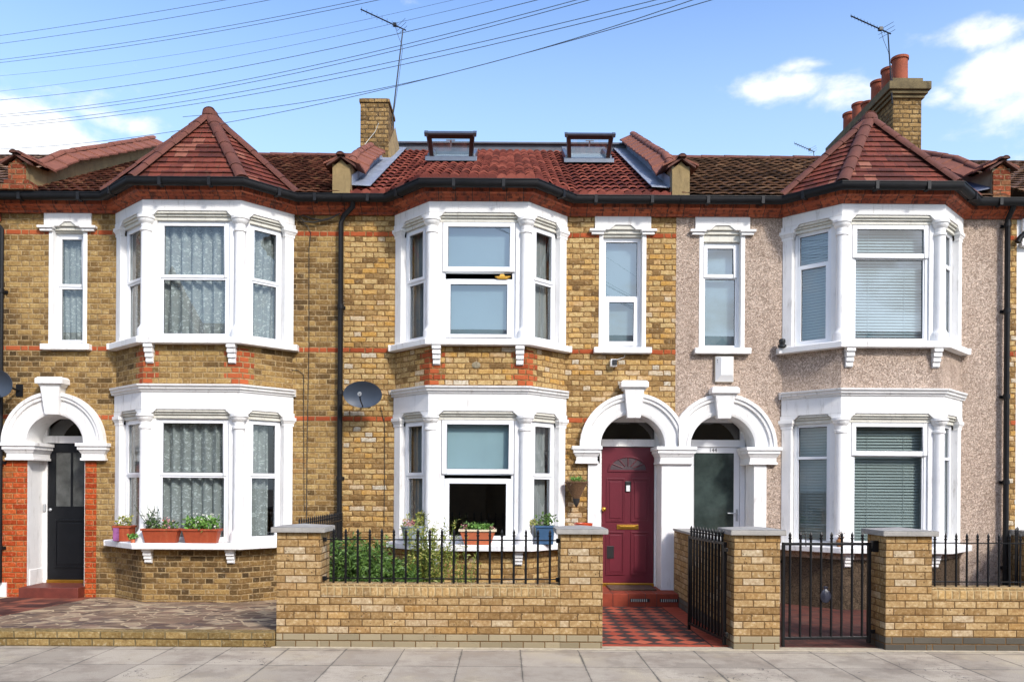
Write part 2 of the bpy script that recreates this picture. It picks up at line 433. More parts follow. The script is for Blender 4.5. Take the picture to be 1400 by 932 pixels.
def glass_mat(name, refl=.12, tint=(.84, .90, .90, 1), rough=.0):
    m = Mat(name)
    m.N.remove(m.b)
    t = m.n('BsdfTransparent', Color=tint); g = m.n('BsdfGlossy', Color=(1, 1, 1, 1), Roughness=rough)
    ge = m.n('NewGeometry')
    co = m.M('ABSOLUTE', m.n('VectorMath', {'operation': 'DOT_PRODUCT'}, i0=ge.outputs['Normal'], i1=ge.outputs['Incoming']).outputs['Value'])
    fr = m.M('ADD', .06, m.M('MULTIPLY', m.M('POWER', m.M('SUBTRACT', 1., co, clamp=True), 4.), .9))
    f = m.M('ADD', fr, refl, clamp=True)
    nz = m.noise(m.obj(), .9, 1.)
    bm = m.bump(nz, .05, .02); m.put(g, 'Normal', bm)
    mx = m.n('MixShader', i0=f, i1=t.outputs[0], i2=g.outputs[0])
    m.L.new(mx.outputs[0], m.out.inputs[0]); return m.m
glass = glass_mat('window_glass', .035)
glass_mirror = glass_mat('reflective_window_glass', .13)
glass_dark = glass_mat('dark_window_glass', .05, (.5, .55, .55, 1))
def blind_mat(name, col, tr=0.):
    m = Mat(name); nz = m.noise(m.obj(), 1.4, 3.)
    return m.fin(m.mix(m.mr(nz, .3, .7, 0., 1.), tuple(c * .85 for c in col[:3]) + (1,), col), .7)
roller = blind_mat('sky_tinted_roller_blind', (.19, .26, .29, 1))  # blue of the sky reflected in the panes is put into the blind
roller_dim = blind_mat('frosted_pane_film', (.34, .46, .50, 1))
roller_grey = blind_mat('grey_roller_blind', (.46, .50, .52, 1))
slat = blind_mat('grey_green_slats', (.29, .33, .315, 1))
slat_pale = blind_mat('pale_blue_slats', (.34, .42, .45, 1))
def lace():
    m = Mat('white_lace'); u, v, _ = m.xyz(m.uv())
    vo = m.n('TexVoronoi', {'feature': 'DISTANCE_TO_EDGE'}, Vector=m.uv(), Scale=19.).outputs['Distance']
    fl = m.noise(m.uv(), 21., 4., .6, 1.)
    f = m.M('MULTIPLY', m.ss(fl, .50, .60), m.ss(vo, .02, .14))
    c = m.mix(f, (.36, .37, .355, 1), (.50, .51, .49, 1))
    al = m.M('ADD', .72, m.M('MULTIPLY', f, .27))
    return m.fin(c, .9, None, Alpha=al)
lace_mat = lace()
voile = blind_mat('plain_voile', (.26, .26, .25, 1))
skyglass = simple('skylight_glass', (.42, .50, .56, 1), .12, .1, 2., spec=.8)
def leafm(name, a, b, c):
    m = Mat(name); oi = m.n('TexNoise', Vector=m.obj(), Scale=23., Detail=1.).outputs[0]
    col = m.ramp(m.mr(oi, .3, .7, 0., 1.), [(0., a), (.5, b), (1., c)])
    mt = m.fin(col, .55)
    return mt
leaf_green = leafm('green_leaves', (.035, .075, .012, 1), (.075, .15, .022, 1), (.15, .25, .05, 1))
leaf_dark = leafm('dark_leaves', (.015, .035, .01, 1), (.03, .07, .015, 1), (.07, .12, .03, 1))
leaf_yellow = leafm('yellow_green_leaves', (.13, .16, .02, 1), (.26, .28, .05, 1), (.42, .38, .10, 1))
leaf_bright = leafm('fresh_leaves', (.06, .15, .02, 1), (.12, .28, .04, 1), (.26, .42, .10, 1))
flower_pink = leafm('pink_flowers', (.45, .12, .14, 1), (.55, .22, .22, 1), (.7, .45, .4, 1))
flower_white = leafm('white_flowers', (.5, .52, .4, 1), (.7, .7, .62, 1), (.75, .72, .66, 1))
dry = leafm('dry_leaves', (.16, .09, .04, 1), (.28, .17, .08, 1), (.4, .28, .14, 1))

def paving_mat():
    m = Mat('pavement_slabs'); u, v, _ = m.xyz(m.obj())
    w = m.n('TexNoise', Vector=m.obj(), Scale=6., Detail=2.).outputs['Color']
    wx, wy, _ = m.xyz(m.V('SCALE', m.V('SUBTRACT', w, (.5, .5, .5)), .012))
    uu = m.M('DIVIDE', m.M('ADD', m.M('SUBTRACT', u, .17), wx), .6); vv = m.M('DIVIDE', m.M('ADD', m.M('ADD', v, 3.62), wy), .70)
    fu, fv = m.M('FRACT', uu), m.M('FRACT', vv)
    du = m.M('MULTIPLY', m.M('MINIMUM', fu, m.M('SUBTRACT', 1., fu)), .6); dv = m.M('MULTIPLY', m.M('MINIMUM', fv, m.M('SUBTRACT', 1., fv)), .70)
    d = m.M('MINIMUM', du, dv); j = m.ss(d, .0055, .002)
    rnd = m.wn(m.vec(m.M('FLOOR', uu), m.M('FLOOR', vv), 4.))
    c = m.mix(rnd, C(180, 167, 146, .88), C(206, 192, 168, .88))
    n1 = m.noise(m.obj(), 2.2, 7., .7)
    c = m.mix(m.ss(n1, .42, .72), c, C(150, 134, 116, .85))
    c = m.mix(m.ss(m.noise(m.obj(), 1.1, 6., .6), .50, .68), c, C(218, 202, 170, .8))
    c = m.mix(m.mr(m.noise(m.obj(), 90., 3.), .3, .7, 0., .35), c, C(110, 104, 98, .7))
    c = m.mix(m.M('MULTIPLY', m.ss(d, .022, .006), m.ss(n1, .4, .6)), c, C(150, 140, 122, .7))
    gv = m.n('TexVoronoi', {'feature': 'F1'}, Vector=m.obj(), Scale=4.5)
    c = m.mix(m.M('MULTIPLY', m.ss(gv.outputs['Distance'], .075, .045), m.M('GREATER_THAN', m.xyz(gv.outputs['Color'])[0], .45)), c, C(96, 88, 78, .8))
    c = m.mix(m.M('MULTIPLY', m.ss(m.noise(m.obj(), .6, 7., .72), .52, .60), .35), c, C(112, 100, 86, .85))
    crk = m.M('ABSOLUTE', m.M('SUBTRACT', m.noise(m.obj(), 1.7, 4., .6), .5))
    c = m.mix(m.M('MULTIPLY', m.ss(crk, .004, .001), m.M('GREATER_THAN', rnd, .7)), c, (.08, .07, .06, 1))
    c = m.mix(m.M('MULTIPLY', j, .85), c, (.06, .05, .04, 1))
    return m.fin(c, .88, m.bump(m.M('ADD', m.M('MULTIPLY', j, -1.), m.M('MULTIPLY', m.noise(m.obj(), 60., 4.), .3)), .5, .006))
def checker_mat():
    m = Mat('red_and_black_quarry_tiles'); x, y, _ = m.xyz(m.obj())
    s = .175
    k = 1 / (s * math.sqrt(2))
    p = m.M('MULTIPLY', m.M('ADD', m.M('SUBTRACT', x, 1.02), y), k); q = m.M('MULTIPLY', m.M('SUBTRACT', y, m.M('SUBTRACT', x, 1.02)), k)
    fp, fq = m.M('FLOOR', p), m.M('FLOOR', q)
    par = m.M('ABSOLUTE', m.M('MODULO', m.M('ADD', fp, fq), 2.))
    a, b = m.M('FRACT', p), m.M('FRACT', q)
    e = m.M('MULTIPLY', m.M('MINIMUM', m.M('MINIMUM', a, m.M('SUBTRACT', 1., a)), m.M('MINIMUM', b, m.M('SUBTRACT', 1., b))), s)
    rnd = m.wn(m.vec(fp, fq, 1.))
    r = m.mix(rnd, C(172, 76, 54), C(200, 104, 76)); bl = m.mix(rnd, C(62, 48, 46), C(88, 68, 62))
    c = m.mix(m.M('GREATER_THAN', par, .5), r, bl)
    c = m.mix(m.ss(e, .006, .002), c, C(96, 60, 44))
    # border tiles: front edge, and down the right side
    bd = m.M('MAXIMUM', m.M('LESS_THAN', y, -3.22), m.M('GREATER_THAN', x, 2.22))
    bu = m.M('FRACT', m.M('DIVIDE', m.M('ADD', x, y), .2))
    bc = m.mix(m.ss(m.M('MINIMUM', bu, m.M('SUBTRACT', 1., bu)), .04, .01), m.mix(rnd, C(168, 70, 48), C(190, 88, 62)), (.05, .02, .015, 1))
    c = m.mix(bd, c, bc)
    ln = m.M('MINIMUM', m.M('ABSOLUTE', m.M('ADD', y, 3.22)), m.M('ABSOLUTE', m.M('SUBTRACT', x, 2.22)))
    c = m.mix(m.ss(ln, .014, .006), c, (.04, .02, .016, 1))
    br = m.M('LESS_THAN', y, -3.36)
    bq = m.M('FRACT', m.M('DIVIDE', x, .225))
    c = m.mix(br, c, m.mix(m.ss(m.M('MINIMUM', bq, m.M('SUBTRACT', 1., bq)), .04, .015), C(128, 84, 64), (.05, .03, .025, 1)))
    c = m.mix(m.M('MULTIPLY', m.ss(m.noise(m.obj(), 3.5, 6., .7), .5, .75), .45), c, C(110, 66, 52))
    return m.fin(c, .75, m.bump(m.ss(e, .0, .006), .3, .004), Specular_IOR_Level=.25)
def dark_tile_mat(name, a, b, s=.15):
    m = Mat(name); x, y, _ = m.xyz(m.obj())
    fx, fy = m.M('DIVIDE', x, s), m.M('DIVIDE', y, s)
    rnd = m.wn(m.vec(m.M('FLOOR', fx), m.M('FLOOR', fy), 2.))
    c = m.mix(m.ss(rnd, .2, .9), a, b)
    p, q = m.M('FRACT', fx), m.M('FRACT', fy)
    e = m.M('MULTIPLY', m.M('MINIMUM', m.M('MINIMUM', p, m.M('SUBTRACT', 1., p)), m.M('MINIMUM', q, m.M('SUBTRACT', 1., q))), s)
    c = m.mix(m.ss(e, .007, .002), c, (.05, .03, .025, 1))
    c = m.mix(m.M('MULTIPLY', m.ss(m.noise(m.obj(), 3., 6., .7), .45, .7), .5), c, C(120, 84, 70))
    return m.fin(c, .8, m.bump(m.ss(e, 0., .007), .3, .004), Specular_IOR_Level=.2)
def crazy_mat():
    m = Mat('crazy_paving'); o = m.obj()
    w = m.n('TexNoise', Vector=o, Scale=2.5, Detail=3.).outputs['Color']
    p = m.V('ADD', m.V('MULTIPLY', o, (1., 1., 0.)), m.V('SCALE', m.V('SUBTRACT', w, (.5, .5, .5)), .3))
    ed = m.n('TexVoronoi', {'feature': 'DISTANCE_TO_EDGE', 'voronoi_dimensions': '2D'}, Vector=p, Scale=5.4).outputs['Distance']
    cc = m.n('TexVoronoi', {'feature': 'F1', 'voronoi_dimensions': '2D'}, Vector=p, Scale=5.4).outputs['Color']
    r, g, b = m.xyz(cc)
    c = m.ramp(r, [(0., C(84, 60, 46)), (.35, C(112, 84, 66)), (.6, C(138, 106, 84)), (.85, C(180, 156, 124)), (1., C(208, 186, 148))])
    c = m.mix(m.ss(m.noise(o, 5., 6., .7), .42, .68), c, C(92, 76, 66))
    x, y, _ = m.xyz(o)
    c = m.mix(m.M('MULTIPLY', m.ss(m.noise(o, 1.3, 4.), .45, .6), .35), c, C(170, 140, 104))
    jt = m.ss(ed, .085, .03)
    jc = m.mix(m.ss(m.noise(o, 2.2, 4.), .4, .62), C(196, 172, 134), C(124, 102, 80))
    c = m.mix(jt, c, jc)
    return m.fin(c, .9, m.bump(m.M('ADD', m.M('MULTIPLY', jt, -.5), m.noise(o, 30., 5.)), .6, .012))
def asphalt():
    m = Mat('asphalt'); n = m.noise(m.obj(), 120., 4.)
    return m.fin(m.mix(n, (.035, .035, .036, 1), (.075, .074, .07, 1)), .9, m.bump(n, .4, .004))
# ================================================================== building parts
EAVE, WTOP = 5.90, 5.68
DP = .6                                           # bay projection
RIDGE_Y = 4.2

def grid_wall(mb, X0, X1, Z0, Z1, y0, y1, holes):
    xs = sorted({X0, X1} | {h[0] for h in holes} | {h[1] for h in holes})
    zs = sorted({Z0, Z1} | {h[2] for h in holes} | {h[3] for h in holes})
    xs = [x for x in xs if X0 <= x <= X1]; zs = [z for z in zs if Z0 <= z <= Z1]
    solid = lambda i, j: 0 <= i < len(xs) - 1 and 0 <= j < len(zs) - 1 and not any(
        h[0] - 1e-6 <= xs[i] and xs[i + 1] <= h[1] + 1e-6 and h[2] - 1e-6 <= zs[j] and zs[j + 1] <= h[3] + 1e-6 for h in holes)
    for i in range(len(xs) - 1):
        for j in range(len(zs) - 1):
            if not solid(i, j): continue
            a, b, c, d = xs[i], xs[i + 1], zs[j], zs[j + 1]
            mb.face([(a, y0, c), (b, y0, c), (b, y0, d), (a, y0, d)])
            mb.face([(b, y1, c), (a, y1, c), (a, y1, d), (b, y1, d)])
            if not solid(i - 1, j): mb.face([(a, y1, c), (a, y0, c), (a, y0, d), (a, y1, d)])
            if not solid(i + 1, j): mb.face([(b, y0, c), (b, y1, c), (b, y1, d), (b, y0, d)])
            if not solid(i, j - 1): mb.face([(a, y1, c), (b, y1, c), (b, y0, c), (a, y0, c)])
            if not solid(i, j + 1): mb.face([(a, y0, d), (b, y0, d), (b, y1, d), (a, y1, d)])

def window(parent, F, u0, u1, z0, z1, n, sashes, fw=.045, fmat=None, gmat=None, bars=None, label=None):
    """frame mesh with sash bars; sashes = [(za, zb, forward, bar, glass)]"""
    mb = MB(); d0 = n - .07
    zs_ = [z0, z1]
    mb.fbox(F, u0, u0 + fw, d0, n, z0, z1); mb.fbox(F, u1 - fw, u1, d0, n, z0, z1)
    mb.fbox(F, u0 + fw, u1 - fw, d0, n, z0, z0 + fw); mb.fbox(F, u0 + fw, u1 - fw, d0, n, z1 - fw, z1)
    panes = []
    for za, zb, fwd, bw, g in sashes:
        a, b = u0 + fw + .001, u1 - fw - .001
        if fwd > .02: a, b = u0 + .01, u1 - .01
        m0, m1 = n + fwd - .045, n + fwd
        mb.fbox(F, a, a + bw, m0, m1, za, zb); mb.fbox(F, b - bw, b, m0, m1, za, zb)
        mb.fbox(F, a + bw, b - bw, m0, m1, za, za + bw); mb.fbox(F, a + bw, b - bw, m0, m1, zb - bw, zb)
        panes.append((a + bw, b - bw, za + bw, zb - bw, (m0 + m1) / 2 - .006, g))
    o = sub(mb, 'window', fmat or upvc, parent, bevel=.004)
    if label: o['label'] = label
    for a, b, c, d, m, g in panes:
        p = MB(); p.face([F.p(a - .004, m, c - .004), F.p(b + .004, m, c - .004), F.p(b + .004, m, d + .004), F.p(a - .004, m, d + .004)])
        pg = p.build('pane', g or gmat or glass, o)
        k = MB()   # dark gasket round the glass
        for q in ((a, a + .006, c, d), (b - .006, b, c, d), (a + .006, b - .006, c, c + .006), (a + .006, b - .006, d - .006, d)):
            k.fbox(F, q[0], q[1], m + .001, m + .006, q[2], q[3])
        k.build('gasket', number_ink, o)
    return o

def column(parent, c, z0, z1):
    h = z1 - z0; mb = MB()
    mb.lathe((c[0], c[1], z0), [(.0, 0), (.118, 0), (.118, .11), (.108, .135), (.094, .15), (.084, .17), (.077, .2), (.073, h - .27), (.073, h - .215),
                                (.088, h - .205), (.088, h - .175), (.074, h - .165), (.076, h - .11), (.092, h - .09), (.108, h - .07), (.112, h - .045), (.126, h - .035), (.126, h), (.0, h)], 20)
    return sub(mb, 'column', white, parent, smooth=35)

def cap_block(mb, F, u0, u1, n1, z1, h=.17, e=.028, base=-.05):
    """moulded capital in three steps"""
    mb.fbox(F, u0 - .2 * e, u1 + .2 * e, base, n1 + .2 * e, z1 - h, z1 - h + .3 * h)
    mb.taper(F, u0 - .25 * e, u1 + .25 * e, base, n1 + .25 * e, z1 - .7 * h, z1 - .38 * h, .6 * e, .6 * e)
    mb.fbox(F, u0 - 1.1 * e, u1 + 1.1 * e, base, n1 + 1.1 * e, z1 - .38 * h, z1)

def bay(parent, A, B, Cc, D, st, cfg):
    """one storey of the canted bay. st: dict of levels"""
    plan = [A, B, Cc, D]
    FA, FB, FC = Frame(A, B), Frame(B, Cc), Frame(Cc, D)
    zs, zh, zb, zc, zt = st['sill'], st['frame'], st['head'], st['cap'], st['top']
    ent = MB()
    ent.band(plan, [(.028, zb), (-.16, zb), (-.16, zt), (.028, zt)])
    for F in (FA, FB, FC):
        L = F.L; e0 = .13 if F is FB else (.19 if F is FA else .12); e1 = .13 if F is FB else (.12 if F is FA else .19)
        ex0 = -.02 if F is FA else -.0108; ex1 = L + .02 if F is FC else L + .0108
        ent.fpoly(F, [(ex0, zc), (e0, zc), (e0 + .07, zb + .001), (ex0, zb + .001)], -.16, .027)
        ent.fpoly(F, [(L - e1, zc), (ex1, zc), (ex1, zb + .001), (L - e1 - .07, zb + .001)], -.16, .027)
    so = sub(ent, 'entablature', white, parent, bevel=.006)
    hd = MB()
    for F in (FA, FB, FC):
        L = F.L; e0 = .13 if F is FB else (.19 if F is FA else .12); e1 = .13 if F is FB else (.12 if F is FA else .19)
        s = (zb - zh) / 3
        hd.fpoly(F, [(e0 + .03, zb - s), (L - e1 - .03, zb - s), (L - e1 - .09, zb - .002), (e0 + .09, zb - .002)], -.16, .012)
        hd.fpoly(F, [(e0 + .0, zb - 2 * s), (L - e1 - .0, zb - 2 * s), (L - e1 - .03, zb - s - .001), (e0 + .03, zb - s - .001)], -.16, -.015)
        hd.fbox(F, e0 - .02, L - e1 + .02, -.16, -.04, zh - .02, zb - 2 * s - .001)
    hd.build('head_moulding', stone_grime, so, bevel=.004)
    if st.get('cornice'):
        co = MB(); z = zt
        co.band(plan_ext(plan, .05), [(-.1, z - .012), (.045, z - .012), (.05, z + .012), (.075, z + .022), (.08, z + .05), (.105, z + .062), (.11, z + .085), (-.1, z + .1)])
        co.build('cornice_moulding', white, so, bevel=.003)
    # pilasters, jambs
    for F, s in ((FA, 0), (FC, 1)):
        pj = MB(); u = 0. if s == 0 else F.L - .145
        pj.fbox(F, u, u + .145, -.17, .012, zs, zc - .12); cap_block(pj, F, u - .01 + .005 * s, u + .15 + .005 * s, .012, zc, .13)
        sub(pj, 'pilaster', white, parent, bevel=.005)
    for (Fa, a0, a1), (Fb_, b0, b1) in (((FA, FA.L - .17, FA.L - .01), (FB, 0., .165)), ((FC, .01, .17), (FB, FB.L - .165, FB.L))):
        pj = MB(); pj.fbox(Fa, a0, a1, -.2, -.045, zs, zb); pj.fbox(Fb_, b0, b1, -.2, -.046, zs, zb)
        sub(pj, 'mullion', white, parent, bevel=.005)
    for i in (1, 2):
        column(parent, mitre(plan, i, -.045), zs, zc)
    # sill with returns onto the wall
    pl = plan_ext(plan, .09)
    sm = MB(); sm.band(pl, [(-.25, zs - .09), (.12, zs - .09), (.125, zs - .012), (.115, zs), (-.25, zs)])
    if st.get('wide'):
        sm = MB(); sm.band(pl, [(-.25, zs - .085), (.17, zs - .085), (.175, zs - .012), (.165, zs), (-.25, zs)])
    sl = sub(sm, 'sill', white, parent, bevel=.006)
    for k, (F, u) in enumerate(((FB, .10), (FB, FB.L - .10))):
        br = MB(); zz = zs - .088; hgt = .27 if not st.get('wide') else .2; s = hgt / 4
        for q in range(4):
            br.fbox(F, u - .062 + q * .004, u + .062 - q * .004, -.02, .105 - q * .022, zz - (q + 1) * s + .012, zz - q * s)
            br.fbox(F, u - .05, u + .05, -.02, .09 - q * .022, zz - (q + 1) * s, zz - (q + 1) * s + .013)
        br.build('bracket', white, sl, bevel=.004)
    for (F, a, b, k) in ((FA, .15, FA.L - .165, 'side'), (FB, .165, FB.L - .165, 'front'), (FC, .165, FC.L - .15, 'side')):
        window(parent, F, a, b, zs + .005, zh, -.075, st[k], fmat=upvc, bars=None)
    return FA, FB, FC

def plan_ext(plan, e):
    """carry the plan e metres along the facade at each end"""
    a, b = plan[0], plan[-1]
    return [(a[0] - e, a[1])] + list(plan) + [(b[0] + e, b[1])]

def curtain(label, group, F, u0, u1, z0, z1, n, mat, amp=.02, wl=.13, name='net_curtain', cat='curtain', gather=0):
    mb = MB(); nu, nz = max(8, int((u1 - u0) / .02)), 8
    ph = random.random() * 6; lean = random.uniform(-.5, .5)
    P = lambda i, j: F.p(u0 + (u1 - u0) * i / nu * (1 - gather * (1 - abs(j / nz - .5) * 2)), n + amp * math.sin(ph + (i / nu) * (u1 - u0) / wl * 6.28 + lean * j * .35) + .3 * amp * math.sin(i * 1.7 + j * .6), z0 + (z1 - z0) * j / nz)
    for i in range(nu):
        for j in range(nz):
            mb.face([P(i, j), P(i + 1, j), P(i + 1, j + 1), P(i, j + 1)], [(u0 + (u1 - u0) * a / nu, z0 + (z1 - z0) * b / nz) for a, b in ((i, j), (i + 1, j), (i + 1, j + 1), (i, j + 1))])
    return tag(mb.build(name, mat, smooth=60), label, cat, group)
def roller_blind(label, F, u0, u1, z0, z1, n, mat, group='blinds behind the glass'):
    mb = MB(); mb.fbox(F, u0, u1, n - .004, n, z0, z1)
    o = mb.build('roller_blind', mat)
    r = MB(); r.fbox(F, u0, u1, n - .01, n + .006, z0 - .02, z0); r.build('bottom_rail', upvc, o)
    return tag(o, label, 'blind', group)
def venetian(label, F, u0, u1, z0, z1, n, mat, tilt=.012, pitch=.052):
    mb = MB(); z = z0 + .03; k = 0
    while z < z1 - .02:
        mb.hexa([F.p(u0, n + .012, z - tilt), F.p(u1, n + .012, z - tilt), F.p(u1, n - .014, z + .026), F.p(u0, n - .014, z + .026),
                 F.p(u0, n + .012, z - tilt + .002), F.p(u1, n + .012, z - tilt + .002), F.p(u1, n - .014, z + .028), F.p(u0, n - .014, z + .028)])
        z += pitch * .8
    o = mb.build('venetian_blind', mat, merge=False)
    c = MB()
    for q in (.25, .75): c.fbox(F, u0 + (u1 - u0) * q - .002, u0 + (u1 - u0) * q + .002, n + .014, n + .017, z0, z1)
    c.fbox(F, u0, u1, n - .012, n + .014, z0, z0 + .018)
    c.build('ladder_cord', mat, o)
    return tag(o, label, 'blind', 'venetian blinds of the pebbledashed house')

def arch(parent, cx, zs, ri, ro, clip0=-1e9, clip1=1e9, mat=None, depth=.40, rise=1.0):
    prof = [(ri, depth), (ri, -.045), (ri + .035, -.062), (ri + .055, -.062), (ri + .06, -.045), (ri + .075, -.05), (ro - .11, -.06), (ro - .10, -.09), (ro - .055, -.095), (ro - .05, -.115), (ro, -.115), (ro, .03)]
    mb = MB(); N = 48
    def P(r, y, k):
        t = math.pi * k / N
        return (min(max(cx + r * math.cos(t), clip0), clip1), y, zs + r * math.sin(t) * rise)
    for k in range(N):
        for (r0, y0), (r1, y1) in zip(prof, prof[1:]):
            mb.face([P(r0, y0, k), P(r1, y1, k), P(r1, y1, k + 1), P(r0, y0, k + 1)])
    return sub(mb, 'arch', mat or white, parent, smooth=28)
def keystone(parent, cx, zs, z0=2.70, z1=3.24):
    mb = MB(); F = WALL
    mb.taper(F, cx - .095, cx + .095, -.02, .135, z0, z1 - .14, .045, .045)
    mb.taper(F, cx - .155, cx + .155, -.02, .165, z1 - .14, z1 - .10, .02, .02)
    mb.fbox(F, cx - .20, cx + .20, -.02, .215, z1 - .10, z1 - .03)
    mb.taper(F, cx - .20, cx + .20, -.02, .215, z1 - .03, z1, -.03, -.03)
    return sub(mb, 'keystone', white, parent, bevel=.005)
def capital(parent, x0, x1, z1=2.29, h=.255, y1=.40, n=.03):
    mb = MB(); F = WALL
    mb.fbox(F, x0 + .05, x1 - .05, -y1, n + .045, z1 - h, z1 - h + .035)
    mb.fbox(F, x0 + .065, x1 - .065, -y1, n + .03, z1 - h + .035, z1 - h + .10)
    mb.taper(F, x0 + .06, x1 - .06, -y1, n + .035, z1 - h + .10, z1 - .10, .03, .03)
    mb.fbox(F, x0 + .02, x1 - .02, -y1, n + .075, z1 - .10, z1 - .05)
    mb.fbox(F, x0, x1, -y1, n + .095, z1 - .05, z1)
    return sub(mb, 'capital', white, parent, bevel=.005)

def tiled_patch(mb, L0, R0, L1, R1, gauge, lift=.022, roll=0, amp=0., du=.05, seed=0, waver=.004):
    """rows of tiles on the quad L0 R0 (eave) - L1 R1 (top); rows step; roll = width of one roll across"""
    L0, R0, L1, R1 = map(Vector, (L0, R0, L1, R1))
    n = (R0 - L0).cross(L1 - L0)
    if n.length < 1e-6: n = (R0 - L0).cross(R1 - L0)
    n.normalize()
    if n.z < 0: n = -n
    rng = random.Random(seed)
    width = (R0 - L0).length; sl = max((L1 - L0).length, (R1 - R0).length)
    # slope length measured square to the eave
    t = (R0 - L0).normalized()
    h = (L1 - L0) - t * (L1 - L0).dot(t)
    H = h.length; rows = max(1, round(H / gauge)); nu = max(2, int(width / du))
    um0 = L0.dot(t)
    wav = [[rng.uniform(-waver, waver) for _ in range(nu + 1)] for _ in range(rows + 1)]
    def pt(i, f, lift_):
        a = L0.lerp(L1, f); b = R0.lerp(R1, f)
        p = a.lerp(b, i / nu)
        um = p.dot(t)
        w = 0
        if roll: w = amp * (abs(math.sin(math.pi * um / roll)) ** .8)
        return p + n * (lift_ + w), um
    for r in range(rows):
        f0, f1 = r / rows, (r + 1) / rows
        for i in range(nu):
            a, ua = pt(i, f0, lift + wav[r][i]); b, ub = pt(i + 1, f0, lift + wav[r][i + 1])
            c, uc = pt(i + 1, f1, .0); d, ud = pt(i, f1, .0)
            e0, e1 = (r + .02) * gauge, (r + .98) * gauge
            mb.face([a, b, c, d], [(ua, e0), (ub, e0), (uc, e1), (ud, e1)])
            q = [(ua, e0), (ub, e0), (ub, e0), (ua, e0)]
            lip = lift * .42; fi = min(1., f0 + .35 / rows)
            l1, _ = pt(i, f0, wav[r][i] + lift - lip); l2, _ = pt(i + 1, f0, wav[r][i + 1] + lift - lip)
            k1, _ = pt(i, fi, lift * .25 - .004); k2, _ = pt(i + 1, fi, lift * .25 - .004)
            mb.face([l1, l2, b, a], q); mb.face([l2, l1, k1, k2], q)
            s1, _ = pt(i, f0, -.004); s2, _ = pt(i + 1, f0, -.004)
            mb.face([s1, s2, k2, k1], q)
def ridge_run(mb, p0, p1, r=.09, seg=.33, squash=.75, seed=1):
    p0, p1 = Vector(p0), Vector(p1); L = (p1 - p0).length; k = max(1, round(L / seg)); d = (p1 - p0).normalized()
    side = d.cross(Vector((0, 0, 1))).normalized(); up = side.cross(d).normalized()
    rng = random.Random(seed)
    for i in range(k):
        a = p0 + d * (L * i / k - .012); b = p0 + d * (L * (i + 1) / k + .012)
        ra, rb = r * 1.08, r * .97
        o = up * rng.uniform(-.004, .004)
        A = [a + o + side * ra * math.cos(t) + up * ra * squash * math.sin(t) for t in [math.pi * q / 8 for q in range(9)]]
        B = [b + o + side * rb * math.cos(t) + up * rb * squash * math.sin(t) for t in [math.pi * q / 8 for q in range(9)]]
        for q in range(8): mb.face([A[q], A[q + 1], B[q + 1], B[q]])
        mb.face(A); mb.face(list(reversed(B)))
        Ai = [a + o + side * (ra - .02) * math.cos(t) + up * (ra * squash - .02) * math.sin(t) for t in [math.pi * q / 8 for q in range(9)]]
        for q in range(8): mb.face([A[q], Ai[q], Ai[q + 1], A[q + 1]])

def roof_z(y, ridge): return EAVE + (ridge - EAVE) * (y + .25) / (RIDGE_Y + .25)

def turret(parent, plan, apexX, ridge, apexZ, seed):
    eav = [mitre(plan, i, .20) for i in range(4)]
    eav[0] = (plan[0][0] - .10, -.22); eav[3] = (plan[3][0] + .10, -.22)
    E = [Vector((x, y, EAVE - .01)) for x, y in eav]; Ap = Vector((apexX, .10, apexZ))
    yr = (apexZ - EAVE) / (ridge - EAVE) * (RIDGE_Y + .25) - .25
    Rg = Vector((apexX, yr, apexZ + .0))
    mb = MB()
    for k in range(3): tiled_patch(mb, E[k], E[k + 1], Ap, Ap, .12, .018, seed=seed + k, du=.06, waver=.003)
    tiled_patch(mb, E[3], E[3] + (Rg - Ap) * .02, Ap, Rg, .12, .015, seed=seed + 5, du=.1)
    mb.face([E[3], Rg, Ap]); mb.face([E[0], Ap, Rg])
    for k in range(3): mb.face([E[k], E[k + 1], Ap])
    o = sub(mb, 'turret_roof', tile_turret, parent, merge=False)
    hp = MB()
    for k in range(4): ridge_run(hp, E[k] + Vector((0, 0, .0)), Ap + Vector((0, 0, -.01)), .09, .30, seed=seed + k)
    ridge_run(hp, Ap + Vector((0, -.05, .03)), Rg, .085, .33, seed=seed)
    hp.lathe((Ap.x, Ap.y, Ap.z - .03), [(.12, 0), (.11, .06), (.07, .10), (0, .12)], 12)
    hp.build('hip_capping', ridge_clay, o, smooth=40)
    cap = MB(); cap.face([(x, y, EAVE - .06) for x, y in [(plan[0][0], 0)] + [mitre(plan, i, .1) for i in (1, 2)] + [(plan[3][0], 0)]])
    cap.build('eaves_board', soffit_black, o)
    return o

